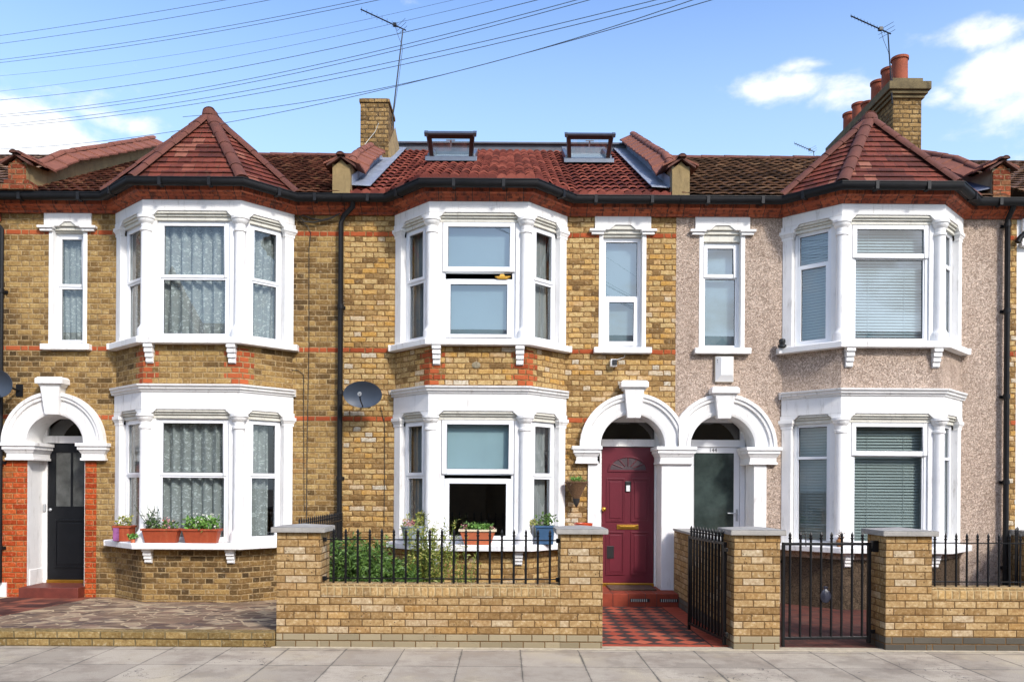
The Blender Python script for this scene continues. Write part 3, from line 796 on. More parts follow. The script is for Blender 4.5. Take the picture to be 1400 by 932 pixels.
def parapet(parent, X, ridge, w=.26, kneeler='cement', rmat=None, y1=RIDGE_Y, lean=0):
    """party wall rising through the roof under a coping of tiles, with a kneeler block at the eaves"""
    rmat = rmat or render_cream
    prof = [(-.28, EAVE + .40), (.25, EAVE + .47), (.9, roof_z(.9, ridge) + .30), (2.2, roof_z(2.2, ridge) + .27), (y1, roof_z(y1, ridge) + .24)]
    mb = MB()
    for (ya, za), (yb, zb) in zip(prof, prof[1:]):
        lo = lambda y: EAVE + .005 if y < .1 else EAVE - .1
        mb.hexa([(X - w / 2, ya, lo(ya)), (X + w / 2, ya, lo(ya)), (X + w / 2, yb, lo(yb)), (X - w / 2, yb, lo(yb)),
                 (X - w / 2, ya, za), (X + w / 2, ya, za), (X + w / 2, yb, zb), (X - w / 2, yb, zb)])
    o = sub(mb, 'parapet', rmat, parent)
    cp = MB(); hw = w / 2 + .13
    for (ya, za), (yb, zb) in zip(prof, prof[1:]):
        k = max(1, round((yb - ya) / .33))
        for i in range(k):
            y0_, y1_ = ya + (yb - ya) * i / k, ya + (yb - ya) * (i + 1) / k
            z0_, z1_ = za + (zb - za) * i / k, za + (zb - za) * (i + 1) / k
            for s in (-1, 1):
                a = [(X, y0_ - .01, z0_ + .115), (X + s * hw, y0_ - .01, z0_ + .0), (X + s * hw, y1_ + .01, z1_ - .012), (X, y1_ + .01, z1_ + .105)]
                t = Vector((0, 0, .026))
                q = [Vector(p) for p in a]; q2 = [p + t for p in q]
                cp.hexa(q + q2 if s > 0 else list(reversed(q)) + list(reversed(q2)))
    for (ya, za), (yb, zb) in zip(prof, prof[1:]):
        ridge_run(cp, (X, ya, za + .12), (X, yb, zb + .12), .065, .33)
    cp.build('coping', coping_clay, o, smooth=30)
    kn = MB(); y0 = -.30
    km = render_cream if kneeler == 'cement' else brick_kneeler
    kn.box(X - .125, X + .125, y0, -.05, EAVE - .02, EAVE + .34)
    kn.face([(X - .125, y0, EAVE + .341), (X + .125, y0, EAVE + .341), (X, y0, EAVE + .46)])
    kb = kn.build('kneeler', km, o)
    if kneeler == 'flare':
        fl = MB()
        for q, (e, z) in enumerate(((.05, .1), (.09, .04), (.13, .01))): fl.box(X - .125 - e, X + .125 + e, y0 - e * .4, -.05, EAVE + z - .02, EAVE + z + .036)
        fl.build('stepped_base', brick_kneeler, kb)
    cc = MB()
    for s in (-1, 1):
        q = [Vector(p) for p in ((X, y0 - .06, EAVE + .475), (X + s * .20, y0 - .06, EAVE + .345), (X + s * .20, -.22, EAVE + .365), (X, -.22, EAVE + .49))]
        q2 = [p + Vector((0, 0, .03)) for p in q]
        cc.hexa(q + q2 if s > 0 else list(reversed(q)) + list(reversed(q2)))
    ridge_run(cc, (X, y0 - .09, EAVE + .50), (X, -.2, EAVE + .52), .055, .3)
    cc.build('gable_cap', dark_clay, kb, smooth=30)
    return o
dark_clay = simple('stained_cap_tile', C(92, 54, 40), .8, .3, 8., .3, 30.)

def house(key, name_label, X0, X1, plan, mats, ridge, arch_cx, upw, doorrect, st_up, st_lo, turreted=True, extra_group='terraced houses'):
    root = empty('terraced_house', ((X0 + X1) / 2, 0, 0), name_label, 'house', extra_group)
    A, B, Cc, D = plan
    wm, bm_ = mats
    FA, FB, FC = Frame(A, B), Frame(B, Cc), Frame(Cc, D)
    mb = MB(); mb.org = ((0, 0, 0), 20.)
    grid_wall(mb, X0, X1, -.3, WTOP, 0, .28, [(A[0], D[0], -.3, WTOP), upw, doorrect])
    sub(mb, 'front_wall', wm, root)
    for z0, z1 in ((-.3, st_lo['sill'] - .04), (st_lo['top'], st_up['sill'] - .04)):
        lv = MB()
        for F, base in ((FA, -FA.L), (FB, 0.), (FC, FB.L)):
            lv.org = ((F.a.x, F.a.y, 0), base)
            lv.fbox(F, 0, F.L, -.2, 0, z0, z1)
        sub(lv, 'bay_wall', bm_, root)
    # shell of the rooms behind
    rm = MB()
    x0, x1 = X0 + .12, X1 - .12
    y0, y1 = .285, 3.2
    rm.face([(x0, y1, -.2), (x1, y1, -.2), (x1, y1, WTOP), (x0, y1, WTOP)])
    for x in (x0, x1): rm.face([(x, y0, -.2), (x, y1, -.2), (x, y1, WTOP), (x, y0, WTOP)])
    rm.box(x0, x1, y0, y1, 3.16, 3.40); rm.box(x0, x1, y0, y1, -.2, -.05); rm.box(x0, x1, y0, y1, 5.60, 5.66)
    for z in (3.16, -.05, 5.6):
        rm.face([(A[0], .29, z), (FB.p(0, -.2, z)[0], FB.p(0, -.2, z)[1], z), (FB.p(FB.L, -.2, z)[0], FB.p(0, -.2, z)[1], z), (D[0], .29, z)])
    xm = arch_cx - 1.0 if arch_cx > (X0 + X1) / 2 else arch_cx + .75
    rm.box(xm, xm + .1, y0, y1, -.05, 5.6)
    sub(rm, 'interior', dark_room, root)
    sh = MB(); sh.box(X0 + .005, X1 - .005, 8.4, 8.6, -.3, EAVE)
    for xx in (X0 + .005, X1 - .105): sh.box(xx, xx + .1, .3, 8.4, -.3, WTOP)
    sub(sh, 'rear_wall', brick_brown, root)
    bay(root, A, B, Cc, D, st_lo, None); bay(root, A, B, Cc, D, st_up, None)
    full = [(X0 + .003, 0)] + list(plan) + [(X1 - .003, 0)]
    cn = MB(); cn.band(full, [(-.02, WTOP - .02), (.045, WTOP - .02), (.05, WTOP + .015), (.10, WTOP + .03), (.115, WTOP + .055), (.155, WTOP + .065), (.165, WTOP + .12), (-.02, WTOP + .12)])
    sub(cn, 'cornice', redstone, root)
    sf = MB(); sf.band(full, [(-.05, WTOP + .121), (.19, WTOP + .121), (.19, EAVE - .03), (-.05, EAVE - .03)])
    sub(sf, 'soffit', soffit_black, root)
    gt = MB(); g0 = EAVE - .095
    gt.band(full, [(.191, g0 + .06), (.191, g0 + .01), (.21, g0 - .022), (.245, g0 - .035), (.28, g0 - .022), (.302, g0 + .01), (.302, g0 + .06), (.312, g0 + .06), (.312, g0 + .072), (.296, g0 + .072), (.294, g0 + .02), (.245, g0 - .02), (.2, g0 + .02), (.2, g0 + .072), (.191, g0 + .072)])
    g = sub(gt, 'gutter', black_gutter, root, smooth=40)
    for i in range(len(full) - 1):
        F = Frame(full[i], full[i + 1]); k = 1 if F.L < 1.2 else 2
        for q in range(k):
            u = F.L * (q + .5) / k
            jn = MB(); jn.fbox(F, u - .022, u + .022, .19, .315, g0 - .038, g0 + .074); jn.build('gutter_joint', black_gutter, g)
    return root, FA, FB, FC

def upper_window(root, u0, u1, z0, z1, sashes, deep=.10):
    """single window over the door with its moulded lintel and sill; u = X"""
    li = MB(); F = WALL
    li.fpoly(F, [(u0 - .10, 5.47), (u0 + .12, 5.47), (u0 + .2, 5.535), (u1 - .2, 5.535), (u1 - .12, 5.47), (u1 + .10, 5.47), (u1 + .10, WTOP), (u0 - .10, WTOP)], -.1, .03)
    l = sub(li, 'lintel', white, root, bevel=.005)
    for p_, q_, r_, t_ in ((u0 - .18, u0 + .05, u0 - .15, u0 + .03), (u1 - .05, u1 + .18, u1 - .03, u1 + .15)):
        mo = MB(); mo.fbox(F, p_, q_, -.1, .075, 5.435, 5.47); mo.fbox(F, r_, t_, -.1, .05, 5.395, 5.435)
        mo.build('lintel_moulding', white, l, bevel=.004)
    hd = MB()
    hd.fpoly(F, [(u0 + .08, 5.475), (u1 - .08, 5.475), (u1 - .2, 5.53), (u0 + .2, 5.53)], -.1, .012)
    hd.fbox(F, u0 + .0, u1 - .0, -.12, -.02, 5.42, 5.474); hd.fbox(F, u0, u1, -.27, -.11, 5.42, 5.539)
    hd.fbox(F, u0, u1, -.2, -.05, z1 - .002, 5.419)
    hd.build('head_moulding', stone_grime, l, bevel=.004)
    for a_ in (u0 - .035, u1 - .025):
        jb = MB(); jb.fbox(F, a_, a_ + .06, -.2, .008, z0, 5.40); sub(jb, 'jamb', white, root, bevel=.004)
    sl = MB(); sl.fbox(F, u0 - .11, u1 + .11, -.22, .10, z0 - .085, z0)
    sub(sl, 'sill', white, root, bevel=.008)
    window(root, F, u0 + .012, u1 - .012, z0, z1, -deep, sashes)

def downpipe(parent, x, z0, z1, y=-.09, r=.038, top=None, mat=None):
    mb = MB()
    pts = [(x, y, z0), (x, y, z1)]
    if top: pts += top
    mb.tube(pts, r, 12)
    o = sub(mb, 'downpipe', black_gutter, parent, smooth=40)
    z = z0 + .5
    while z < z1:
        c = MB(); c.lathe((x, y, z), [(r, -.03), (r + .010, -.03), (r + .010, .03), (r, .03)], 12); c.box(x - .055, x + .055, -.03, .002, z - .02, z + .02); z += 1.25
        c.build('pipe_clip', black_gutter, o, smooth=40)
    return o

# ================================================================== the three houses
P_L = [(-5.72, 0), (-5.06, -DP), (-3.71, -DP), (-3.125, 0)]
P_M = [(-1.62, 0), (-1.06, -DP), (.30, -DP), (.88, 0)]
P_R = [(4.07, 0), (4.69, -DP), (6.10, -DP), (6.69, 0)]
UP = dict(sill=3.74, frame=5.41, head=5.505, cap=5.44, top=5.66)
LO = dict(sill=.885, frame=2.64, head=2.74, cap=2.68, top=3.0, cornice=True, wide=True)
def st(base, front, side): d = dict(base); d['front'] = front; d['side'] = side; return d
W = .045
sL_u = [(3.785, 4.60, -.012, .03, None), (4.60, 5.365, .0, .04, None)]
sL_l = [(.93, 1.82, -.012, .03, None), (1.82, 2.595, .0, .04, None)]
sM_u = [(3.76, 4.60, .0, .07, glass_mirror), (4.70, 5.40, .028, .07, glass_mirror)]
sM_us = [(3.785, 4.63, -.004, .04, None), (4.63, 5.365, .01, .045, None)]
sM_l = [(.93, 1.80, .0, .07, glass_dark), (1.865, 2.63, .03, .07, None)]
sM_ls = [(.93, 1.84, -.004, .04, None), (1.84, 2.595, .008, .045, None)]
sR_u = [(3.785, 4.93, -.01, .02, glass_mirror), (4.93, 5.39, .026, .06, glass_mirror)]
sR_us = [(3.785, 4.91, -.0, .045, glass_mirror), (4.91, 5.365, -.01, .02, glass_mirror)]
sR_l = [(.93, 2.16, -.01, .02, None), (2.16, 2.62, .026, .06, None)]
sR_ls = [(.93, 2.13, -.01, .02, None), (2.13, 2.595, -.01, .02, None)]
XL0, XL1, XM1, XR1 = -7.42, -2.37, 2.50, 7.50
AL, AM, AR, ZS = -6.60, 1.874, 3.19, 2.285

def ux(px0, px1, y=400): return wp(px0, y, 0)[0], wp(px1, y, 0)[0]
lu = ux(70, 116); mu = ux(822, 880); ru = ux(959, 1015)
UWL = (lu[0], lu[1], 3.64, 5.54); UWM = (mu[0], mu[1], 3.64, 5.54); UWR = (ru[0], ru[1], 3.64, 5.54)
HL, FLA, FLB, FLC = house('L', 'brown brick terraced house with a clay-tiled turret roof and black front door', XL0, XL1, P_L, (brick_brown, brick_brown), 8.22, AL,
    UWL, (-7.02, -6.17, -.3, ZS + .43), st(UP, sL_u, sL_u), st(LO, sL_l, sL_l))
HM, FMA, FMB, FMC = house('M', 'yellow brick terraced house with maroon door, red tiled roof and two open skylights', XL1, XM1, P_M, (brick_yellow, brick_yellow), 8.32, AM,
    UWM, (AM - .478, AM + .478, -.3, ZS + .475), st(UP, sM_u, sM_us), st(LO, sM_l, sM_ls))
HR, FRA, FRB, FRC = house('R', 'tan pebbledashed terraced house with turret roof and a tall stack of chimney pots', XM1, XR1, P_R, (pebbledash, pebbledash), 8.22, AR,
    UWR, (AR - .478, AR + .478, -.3, ZS + .475), st(UP, sR_u, sR_us), st(LO, sR_l, sR_ls))
upper_window(HL, UWL[0], UWL[1], 3.735, 5.40, [(3.79, 4.61, -.012, .035, None), (4.61, 5.35, 0, .04, None)])
upper_window(HM, UWM[0], UWM[1], 3.735, 5.385, [(3.78, 4.50, .012, .07, glass_mirror), (4.50, 5.34, -.005, .02, glass_mirror)])
upper_window(HR, UWR[0], UWR[1], 3.735, 5.32, [(3.78, 4.80, -.005, .02, glass_mirror), (4.80, 5.28, .015, .05, glass_mirror)])

# ---------------------------------------------------------------- roofs
def main_roof(root, X0, X1, ridge, mat, gauge, roll, amp, seed, turreted=True, ridge_mat=ridge_clay, plan=None):
    mb = MB()
    if plan is None:
        tiled_patch(mb, (X0, -.28, EAVE - .03), (X1, -.28, EAVE - .03), (X0, RIDGE_Y, ridge), (X1, RIDGE_Y, ridge), gauge, .045, roll, amp, du=roll / 6 if roll else .06, seed=seed)
    else:
        # eaves follow the bay; every column runs straight from its eave to the ridge
        full = [(X0, 0)] + list(plan) + [(X1, 0)]
        off = [mitre(full, i, .28) for i in range(len(full))]
        def eave_y(x):
            for (xa, ya), (xb, yb) in zip(off, off[1:]):
                if xa - 1e-6 <= x <= xb + 1e-6: return ya + (yb - ya) * (x - xa) / (xb - xa)
            return -.28
        du = roll / 6; nu = int((X1 - X0) / du)
        ys = []; y = RIDGE_Y
        while y > -1.0: ys.append(y); y -= gauge * .875
        rng = random.Random(seed)
        jit = [[rng.uniform(-.004, .004) for _ in range(nu + 2)] for _ in ys]
        def hgt(i, y, lift):
            x = X0 + (X1 - X0) * i / nu; ye = eave_y(x); yy = max(y, ye)
            z = EAVE - .035 + (ridge - EAVE + .035) * (yy - ye) / (RIDGE_Y - ye)
            w = amp * abs(math.sin(math.pi * x / roll)) ** .8
            return Vector((x, yy, z + lift + w)), ye
        for r in range(len(ys) - 1):
            yt, yb = ys[r], ys[r + 1]
            for i in range(nu):
                a, e1 = hgt(i, yb, .05 + jit[r][i]); b, e2 = hgt(i + 1, yb, .05 + jit[r][i + 1])
                c, _ = hgt(i + 1, yt, 0); d, _ = hgt(i, yt, 0)
                if yt <= min(e1, e2): continue
                v0, v1 = (len(ys) - r - .97) * .3, (len(ys) - r - .03) * .3
                mb.face([a, b, c, d], [(a.x, v0), (b.x, v0), (c.x, v1), (d.x, v1)])
                q = [(a.x, v0), (b.x, v0), (b.x, v0), (a.x, v0)]
                l1, _ = hgt(i, yb, .028 + jit[r][i]); l2, _ = hgt(i + 1, yb, .028 + jit[r][i + 1])
                ym = yb + (yt - yb) * .4
                k1, _ = hgt(i, ym, .0); k2, _ = hgt(i + 1, ym, .0)
                s1, _ = hgt(i, yb, -.035); s2, _ = hgt(i + 1, yb, -.035)
                mb.face([l1, l2, b, a], q); mb.face([l2, l1, k1, k2], q); mb.face([s1, s2, k2, k1], q)
    mb.face([(X0, RIDGE_Y, ridge), (X1, RIDGE_Y, ridge), (X1, 8.6, EAVE), (X0, 8.6, EAVE)])
    o = sub(mb, 'roof', mat, root, merge=False)
    return o
rfL = main_roof(HL, XL0 + .3, XL1 - .02, 8.20, tile_old_l, .24, .16, .014, 3)
rfM = main_roof(HM, XL1 + .02, XM1 - .02, 8.32, tile_new, .33, .13, .034, 4, plan=P_M)
rfR = main_roof(HR, XM1 + .02, XR1 - .3, 8.20, tile_old_r, .30, .20, .022, 5)
rt = MB(); ridge_run(rt, (XL0, RIDGE_Y, 8.20), (XL1, RIDGE_Y, 8.20), .10, .45); rt.build('ridge_capping', ridge_clay, rfL, smooth=40)
rt = MB(); ridge_run(rt, (XM1, RIDGE_Y, 8.20), (XR1, RIDGE_Y, 8.20), .10, .45, seed=3); rt.build('ridge_capping', ridge_clay, rfR, smooth=40)
dm = MB(); dm.box(XL1 + .1, XM1 - .1, RIDGE_Y - .10, 8.4, 8.2, 8.43); dm.box(XL1 + .05, XM1 - .05, RIDGE_Y - .16, 8.45, 8.43, 8.46)
dm.build('flat_dormer_top', simple('grey_roof_felt', C(92, 96, 104), .8, .2, 4., .1), rfM)
turret(HL, P_L, -4.40, 8.20, 7.17, 11)
turret(HR, P_R, 5.37, 8.20, 7.17, 31)
parapet(HL, -7.02, 8.20, kneeler='flare')
parapet(HM, XL1 + .0, 8.30, kneeler='cement', y1=2.2)
parapet(HM, XM1 + .0, 8.34, kneeler='cement', rmat=render_grey)
parapet(HR, 7.10, 8.20, kneeler='brick', rmat=render_grey)
# lead along the abutments of the red roof
for X, s in ((XL1, 1), (XM1, -1)):
    ld = MB(); prev = None; k = 9
    for i in range(k):
        ya, yb = -.2 + 4.3 * i / k, -.2 + 4.3 * (i + 1) / k + .03
        za, zb = roof_z(ya, 8.32) + .105, roof_z(yb, 8.32) + .10
        a, b, c = X + s * .132, X + s * .145, X + s * .40
        ld.hexa([(min(a, b), ya, za), (max(a, b), ya, za), (max(a, b), yb, zb), (min(a, b), yb, zb), (min(a, b), ya, za + .15), (max(a, b), ya, za + .15), (max(a, b), yb, zb + .14), (min(a, b), yb, zb + .14)])
        x0_, x1_ = min(b, c), max(b, c)
        ld.hexa([(x0_, ya, za), (x1_, ya, za - .012), (x1_, yb, zb - .012), (x0_, yb, zb), (x0_, ya, za + .012), (x1_, ya, za), (x1_, yb, zb), (x0_, yb, zb + .012)])
    ld.build('lead_flashing', lead, rfM)
ld = MB(); 
for i in range(3):
    ya, yb = -.25 + .5 * i, -.25 + .5 * (i + 1) + .03
    ld.hexa([(6.62, ya, roof_z(ya, 8.2) + .05), (6.98, ya, roof_z(ya, 8.2) + .12), (6.98, yb, roof_z(yb, 8.2) + .12), (6.62, yb, roof_z(yb, 8.2) + .05),
             (6.62, ya, roof_z(ya, 8.2) + .06), (6.98, ya, roof_z(ya, 8.2) + .14), (6.98, yb, roof_z(yb, 8.2) + .14), (6.62, yb, roof_z(yb, 8.2) + .06)])
ld.build('lead_flashing', simple('dark_lead', C(74, 84, 108), .5, .2, 6., .2, 9.), rfR)

# skylights
for cx, y0, ye, w in ((wp(617, 225, 1.15)[0], 1.15, -DP - .28, .345), (wp(804, 225, 2.5)[0], 2.42, -.28, .37)):
    sk = MB(); y1 = y0 + .93; z = lambda y: EAVE - .035 + 2.455 * (y - ye) / (RIDGE_Y - ye) + .10
    def slab(x0, x1, ya, yb, t0, t1): sk.hexa([(x0, ya, z(ya) + t0), (x1, ya, z(ya) + t0), (x1, yb, z(yb) + t0), (x0, yb, z(yb) + t0), (x0, ya, z(ya) + t1), (x1, ya, z(ya) + t1), (x1, yb, z(yb) + t1), (x0, yb, z(yb) + t1)])
    slab(cx - w - .04, cx - w + .03, y0, y1, 0, .10); slab(cx + w - .03, cx + w + .04, y0, y1, 0, .10)
    slab(cx - w - .07, cx + w + .07, y0 - .10, y0, -.01, .06); slab(cx - w - .04, cx + w + .04, y1, y1 + .09, 0, .12)
    f = sk.build('skylight', zinc, rfM, bevel=.006)
    tr = MB(); tr.hexa([(cx - w + .03, y0 + .005, z(y0) + .0), (cx + w - .03, y0 + .005, z(y0) + .0), (cx + w - .03, y1, z(y1) + 0), (cx - w + .03, y1, z(y1) + 0), (cx - w + .03, y0 + .005, z(y0) + .012), (cx + w - .03, y0 + .005, z(y0) + .012), (cx + w - .03, y1, z(y1) + .012), (cx - w + .03, y1, z(y1) + .012)])
    tr.build('opening', silver, f)
    # open sash, leaning out towards the street
    B0 = Vector((cx, y0 + .05, z(y0 + .05))); T0 = Vector((cx, y0 - .22, z(y0 + .05) + (.30 if y0 < 2 else .34))); up = (T0 - B0); L = up.length; up.normalize()
    nn = Vector((0, -up.z, up.y)).normalized()
    def bar(mb, a, b, c, d, n0, n1, flare=0):
        f_ = lambda x, v: x * (1 + flare * v / L)
        P = lambda x, v, n: B0 + Vector((f_(x, v), 0, 0)) + up * v + nn * n
        mb.hexa([P(a, c, n1), P(b, c, n1), P(b, c, n0), P(a, c, n0), P(a, d, n1), P(b, d, n1), P(b, d, n0), P(a, d, n0)])
    sash = MB(); e = w - .01
    for a, b, c, d in ((-e, -e + .055, 0, L), (e - .055, e, 0, L), (-e + .055, e - .055, 0, .03), (-e + .055, e - .055, L - .07, L)): bar(sash, a, b, c, d, -.03, .03, .10)
    so = sash.build('sash', dark_wood, f, bevel=.004)
    tm = MB(); bar(tm, -e - .02, e + .02, L, L + .025, -.045, .045, .10); bar(tm, -e - .015, -e, 0, L, -.03, .035, .1); bar(tm, e, e + .015, 0, L, -.03, .035, .1)
    bar(tm, -e - .04, -e + .01, L - .03, L + .03, -.05, .05, .1); bar(tm, e - .01, e + .04, L - .03, L + .03, -.05, .05, .1)
    tm.build('trim', zinc, so)
    gl = MB(); bar(gl, -e + .055, e - .055, .03, L - .07, -.004, .004, .1); gl.build('pane', glass, so)
    hd = MB(); bar(hd, -.012, .012, L - .2, L - .09, .0, .015); bar(hd, -.07, .07, L - .10, L - .085, .02, .035); hd.build('handle', silver, so)

# ---------------------------------------------------------------- chimneys
def chimney(root, X, w, yf, yb, z0, z1, cap, name='chimney'):
    mb = MB(); mb.box(X - w / 2, X + w / 2, yf, yb, z0, z1)
    o = sub(mb, 'chimney', brick_chim, root)
    return o
ch1 = chimney(HM, XL1 - .0, .50, 2.6, 3.35, 6.9, 8.60, False)
t = MB(); t.box(XL1 - .27, XL1 + .27, 2.58, 3.37, 8.54, 8.60); t.box(XL1 - .23, XL1 + .23, 2.62, 3.3, 8.60, 8.625); t.build('cap', brick_chim, ch1)
b = MB(); b.hexa([(XL1 + .25, 2.62, 7.3), (XL1 + .34, 2.62, 7.3), (XL1 + .34, 4.1, 7.9), (XL1 + .25, 4.1, 7.9), (XL1 + .25, 2.62, 7.8), (XL1 + .27, 2.62, 7.72), (XL1 + .27, 3.5, 8.35), (XL1 + .25, 3.5, 8.5)])
b.build('cement_fillet', render_cream, ch1)
CX2 = 7.05
ch2 = chimney(HR, CX2, .50, 2.38, 5.0, 6.8, 8.60, True)
t = MB()
for e, za, zb in ((.04, 8.56, 8.62), (.08, 8.62, 8.68), (.12, 8.68, 8.82), (.02, 8.82, 8.92)): t.box(CX2 - .25 - e, CX2 + .25 + e, 2.38 - e, 5.0 + e, za, zb)
t.build('corbelled_cap', simple('sooty_stone', C(112, 98, 68), .95, .35, 7., .6, 20., dirt=(C(60, 50, 36), .8)), ch2, bevel=.01)
pot0 = None
for i, (y, h, r) in enumerate(((2.62, .50, .135), (3.02, .50, .135), (3.45, .48, .135), (3.90, .30, .12), (4.30, .46, .13), (4.72, .46, .135))):
    p = MB(); p.lathe((CX2 - .02, y, 8.90), [(r * 1.08, 0), (r * 1.0, .04), (r * .98, h - .05), (r * 1.12, h - .045), (r * 1.12, h), (r * .86, h), (r * .84, h - .3)], 20)
    p.build('chimney_pot', pot_clay, ch2, smooth=35)

# ---------------------------------------------------------------- porches
def porch_box(root, x0, x1, mat, side_mat=None, floor=.19, zt=2.8, yb=.50):
    mb = MB()
    mb.box(x0 - .06, x0, .0, yb, floor, ZS + .0); mb.box(x1, x1 + .06, 0.0, yb, floor, ZS)
    return sub(mb, 'porch_reveal', mat, root, bevel=.004)
YD = .42
def door_frame(root, x0, x1, mat, dz0=.24, dz1=2.30):
    """fixed frame: posts, transom bar, fanlight pane"""
    F = WALL; mb = MB()
    mb.fbox(F, x0 - .075, x0, -YD - .06, -YD + .02, .19, 2.80); mb.fbox(F, x1, x1 + .075, -YD - .06, -YD + .02, .19, 2.80)
    mb.fbox(F, x0, x1, -YD - .05, -YD + .03, dz1 + .01, 2.42); mb.fbox(F, x0, x1, -YD - .05, -YD + .02, 2.68, 2.80)
    mb.fbox(F, x0 - .3, x0 - .075, -YD - .08, -YD, .19, 2.85); mb.fbox(F, x1 + .075, x1 + .3, -YD - .08, -YD, .19, 2.85)
    o = sub(mb, 'door_frame', mat, root, bevel=.005)
    p = MB(); p.face([F.p(x0, -YD - .02, 2.42), F.p(x1, -YD - .02, 2.42), F.p(x1, -YD - .02, 2.68), F.p(x0, -YD - .02, 2.68)]); p.build('fanlight', glass_dark, o)
    b = MB(); b.fbox(F, x0 - .3, x1 + .3, -YD - .6, -YD - .58, 0, 2.9); b.box(x0 - .3, x1 + .3, YD + .1, YD + .6, 2.86, 2.9)
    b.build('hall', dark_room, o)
    s = MB(); s.fbox(F, x0, x1, -YD - .05, -YD + .03, .19, .238); s.build('threshold', brass, o, bevel=.003)
    return o
def text_mesh(body, size, mat, parent, F_x, y, z, name='house_number', extrude=.002, ax='CENTER'):
    cu = bpy.data.curves.new(name, 'FONT'); cu.body = body; cu.size = size; cu.align_x = ax; cu.align_y = 'CENTER'; cu.extrude = extrude
    to = bpy.data.objects.new(name, cu); COL.objects.link(to)
    bpy.context.view_layer.update()
    me = bpy.data.meshes.new_from_object(to.evaluated_get(bpy.context.evaluated_depsgraph_get()))
    bpy.data.objects.remove(to)
    me.transform(Matrix.Translation((F_x, y, z)) @ Matrix.Rotation(R(90), 4, 'X'))
    me.materials.clear(); me.materials.append(mat)
    o = bpy.data.objects.new(name, me); COL.objects.link(o); o.parent = parent
    return o

def panel(mb, F, u0, u1, z0, z1, n, r=.022, h=.012):
    """raised moulding round a field"""
    mb.fpoly(F, [(u0, z0), (u1, z0), (u1 - r, z0 + r), (u0 + r, z0 + r)], n, n + h); mb.fpoly(F, [(u0 + r, z1 - r), (u1 - r, z1 - r), (u1, z1), (u0, z1)], n, n + h)
    mb.fpoly(F, [(u0, z0), (u0 + r, z0 + r), (u0 + r, z1 - r), (u0, z1)], n, n + h); mb.fpoly(F, [(u1 - r, z0 + r), (u1, z0), (u1, z1), (u1 - r, z1 - r)], n, n + h)
    mb.taper(F, u0 + r + .03, u1 - r - .03, n, n + .009, z0 + r + .03, z1 - r - .03)

# middle: maroon panelled door
arch(HM, AM, ZS, .475, .78, clip1=2.532); keystone(HM, AM, ZS)
capital(HM, .98, 1.42); capital(HM, 2.21, 2.80)
pl = MB(); pl.fbox(WALL, 1.22, 1.402, -.40, .03, -.02, 2.04); sub(pl, 'pilaster', white, HM, bevel=.006)
pl = MB(); pl.fbox(WALL, 2.30, 2.742, -.40, .03, .10, 2.04); sub(pl, 'pilaster', white, HM, bevel=.006)
porch_box(HM, AM - .474, AM + .474, white)
door_frame(HM, 1.47, 2.275, white)
dr = MB(); F = WALL; n0 = -YD - .035; n1 = -YD + .008
dr.fbox(F, 1.475, 2.27, n0, n1, .24, 2.30)
cxm = 1.8725
for a, b in ((1.475 + .07, cxm - .05), (cxm + .05, 2.27 - .07)):
    panel(dr, F, a, b, 1.17, 1.83, n1); panel(dr, F, a, b, .36, 1.02, n1)
# arched sunburst light
N = 14
for r0, r1, h in ((.275, .305, .014),):
    for k in range(N):
        t0, t1 = math.pi * k / N, math.pi * (k + 1) / N
        q = lambda r, t: (cxm + r * math.cos(t), 1.955 + r * .68 * math.sin(t))
        dr.fpoly(F, [q(r0, t0), q(r1, t0), q(r1, t1), q(r0, t1)], n1, n1 + h)
dr.fbox(F, cxm - .305, cxm + .305, n1, n1 + .014, 1.925, 1.955)
for k in range(1, 6):
    t = math.pi * k / 6; dxx, dzz = math.cos(t), math.sin(t)
    a, b = .09, .28
    dr.fpoly(F, [(cxm + a * dxx + .006 * dzz, 1.955 + .68 * a * dzz - .006 * dxx), (cxm + b * dxx + .006 * dzz, 1.955 + .68 * b * dzz - .006 * dxx), (cxm + b * dxx - .006 * dzz, 1.955 + .68 * b * dzz + .006 * dxx), (cxm + a * dxx - .006 * dzz, 1.955 + .68 * a * dzz + .006 * dxx)], n1, n1 + .012)
door = sub(dr, 'door', maroon, HM, bevel=.003)
gl = MB(); gl.fpoly(F, [(cxm + .275 * math.cos(math.pi * k / N), 1.955 + .187 * math.sin(math.pi * k / N)) for k in range(N + 1)], n1, n1 + .003); gl.build('glazing', simple('dim_leaded_glass', C(96, 84, 88), .15, .15, 9., coat=.5), door)
lb = MB(); zz = wp(855, 720, YD)[1]; lb.fbox(F, cxm - .165, cxm + .165, n1, n1 + .012, zz - .036, zz + .036); lb.fbox(F, cxm - .12, cxm + .12, n1 + .012, n1 + .02, zz - .016, zz + .016); lb.build('letterbox', brass, door, bevel=.004)
kk = MB(); zz = wp(855, 665, YD)[1]; kk.fbox(F, cxm - .042, cxm + .042, n1, n1 + .02, zz - .075, zz + .085); kk.build('knocker', number_ink, door, bevel=.02)
kk = MB(); kk.fbox(F, cxm - .028, cxm + .028, n1 + .021, n1 + .026, zz - .07, zz + .02); kk.build('plate', simple('white_plate', (.75, .76, .75, 1), .4, .04, 5), door, bevel=.003)
kk = MB(); kk.lathe((0, 0, 0), [(0, 0), (.012, 0), (.012, .03), (.03, .04), (.033, .055), (.02, .07), (0, .072)], 14)
kb = kk.build('knob', brass, None, smooth=50); 
kb.data.transform(Matrix.Translation((1.505, YD - .008, 1.36)) @ Matrix.Rotation(R(90), 4, 'X')); kb.parent = door
kk = MB(); kk.fbox(F, 1.475 + .08, 1.475 + .19, n1 + .001, n1 + .014, .61, .80); cf = kk.build('cat_flap', number_ink, door, bevel=.004)
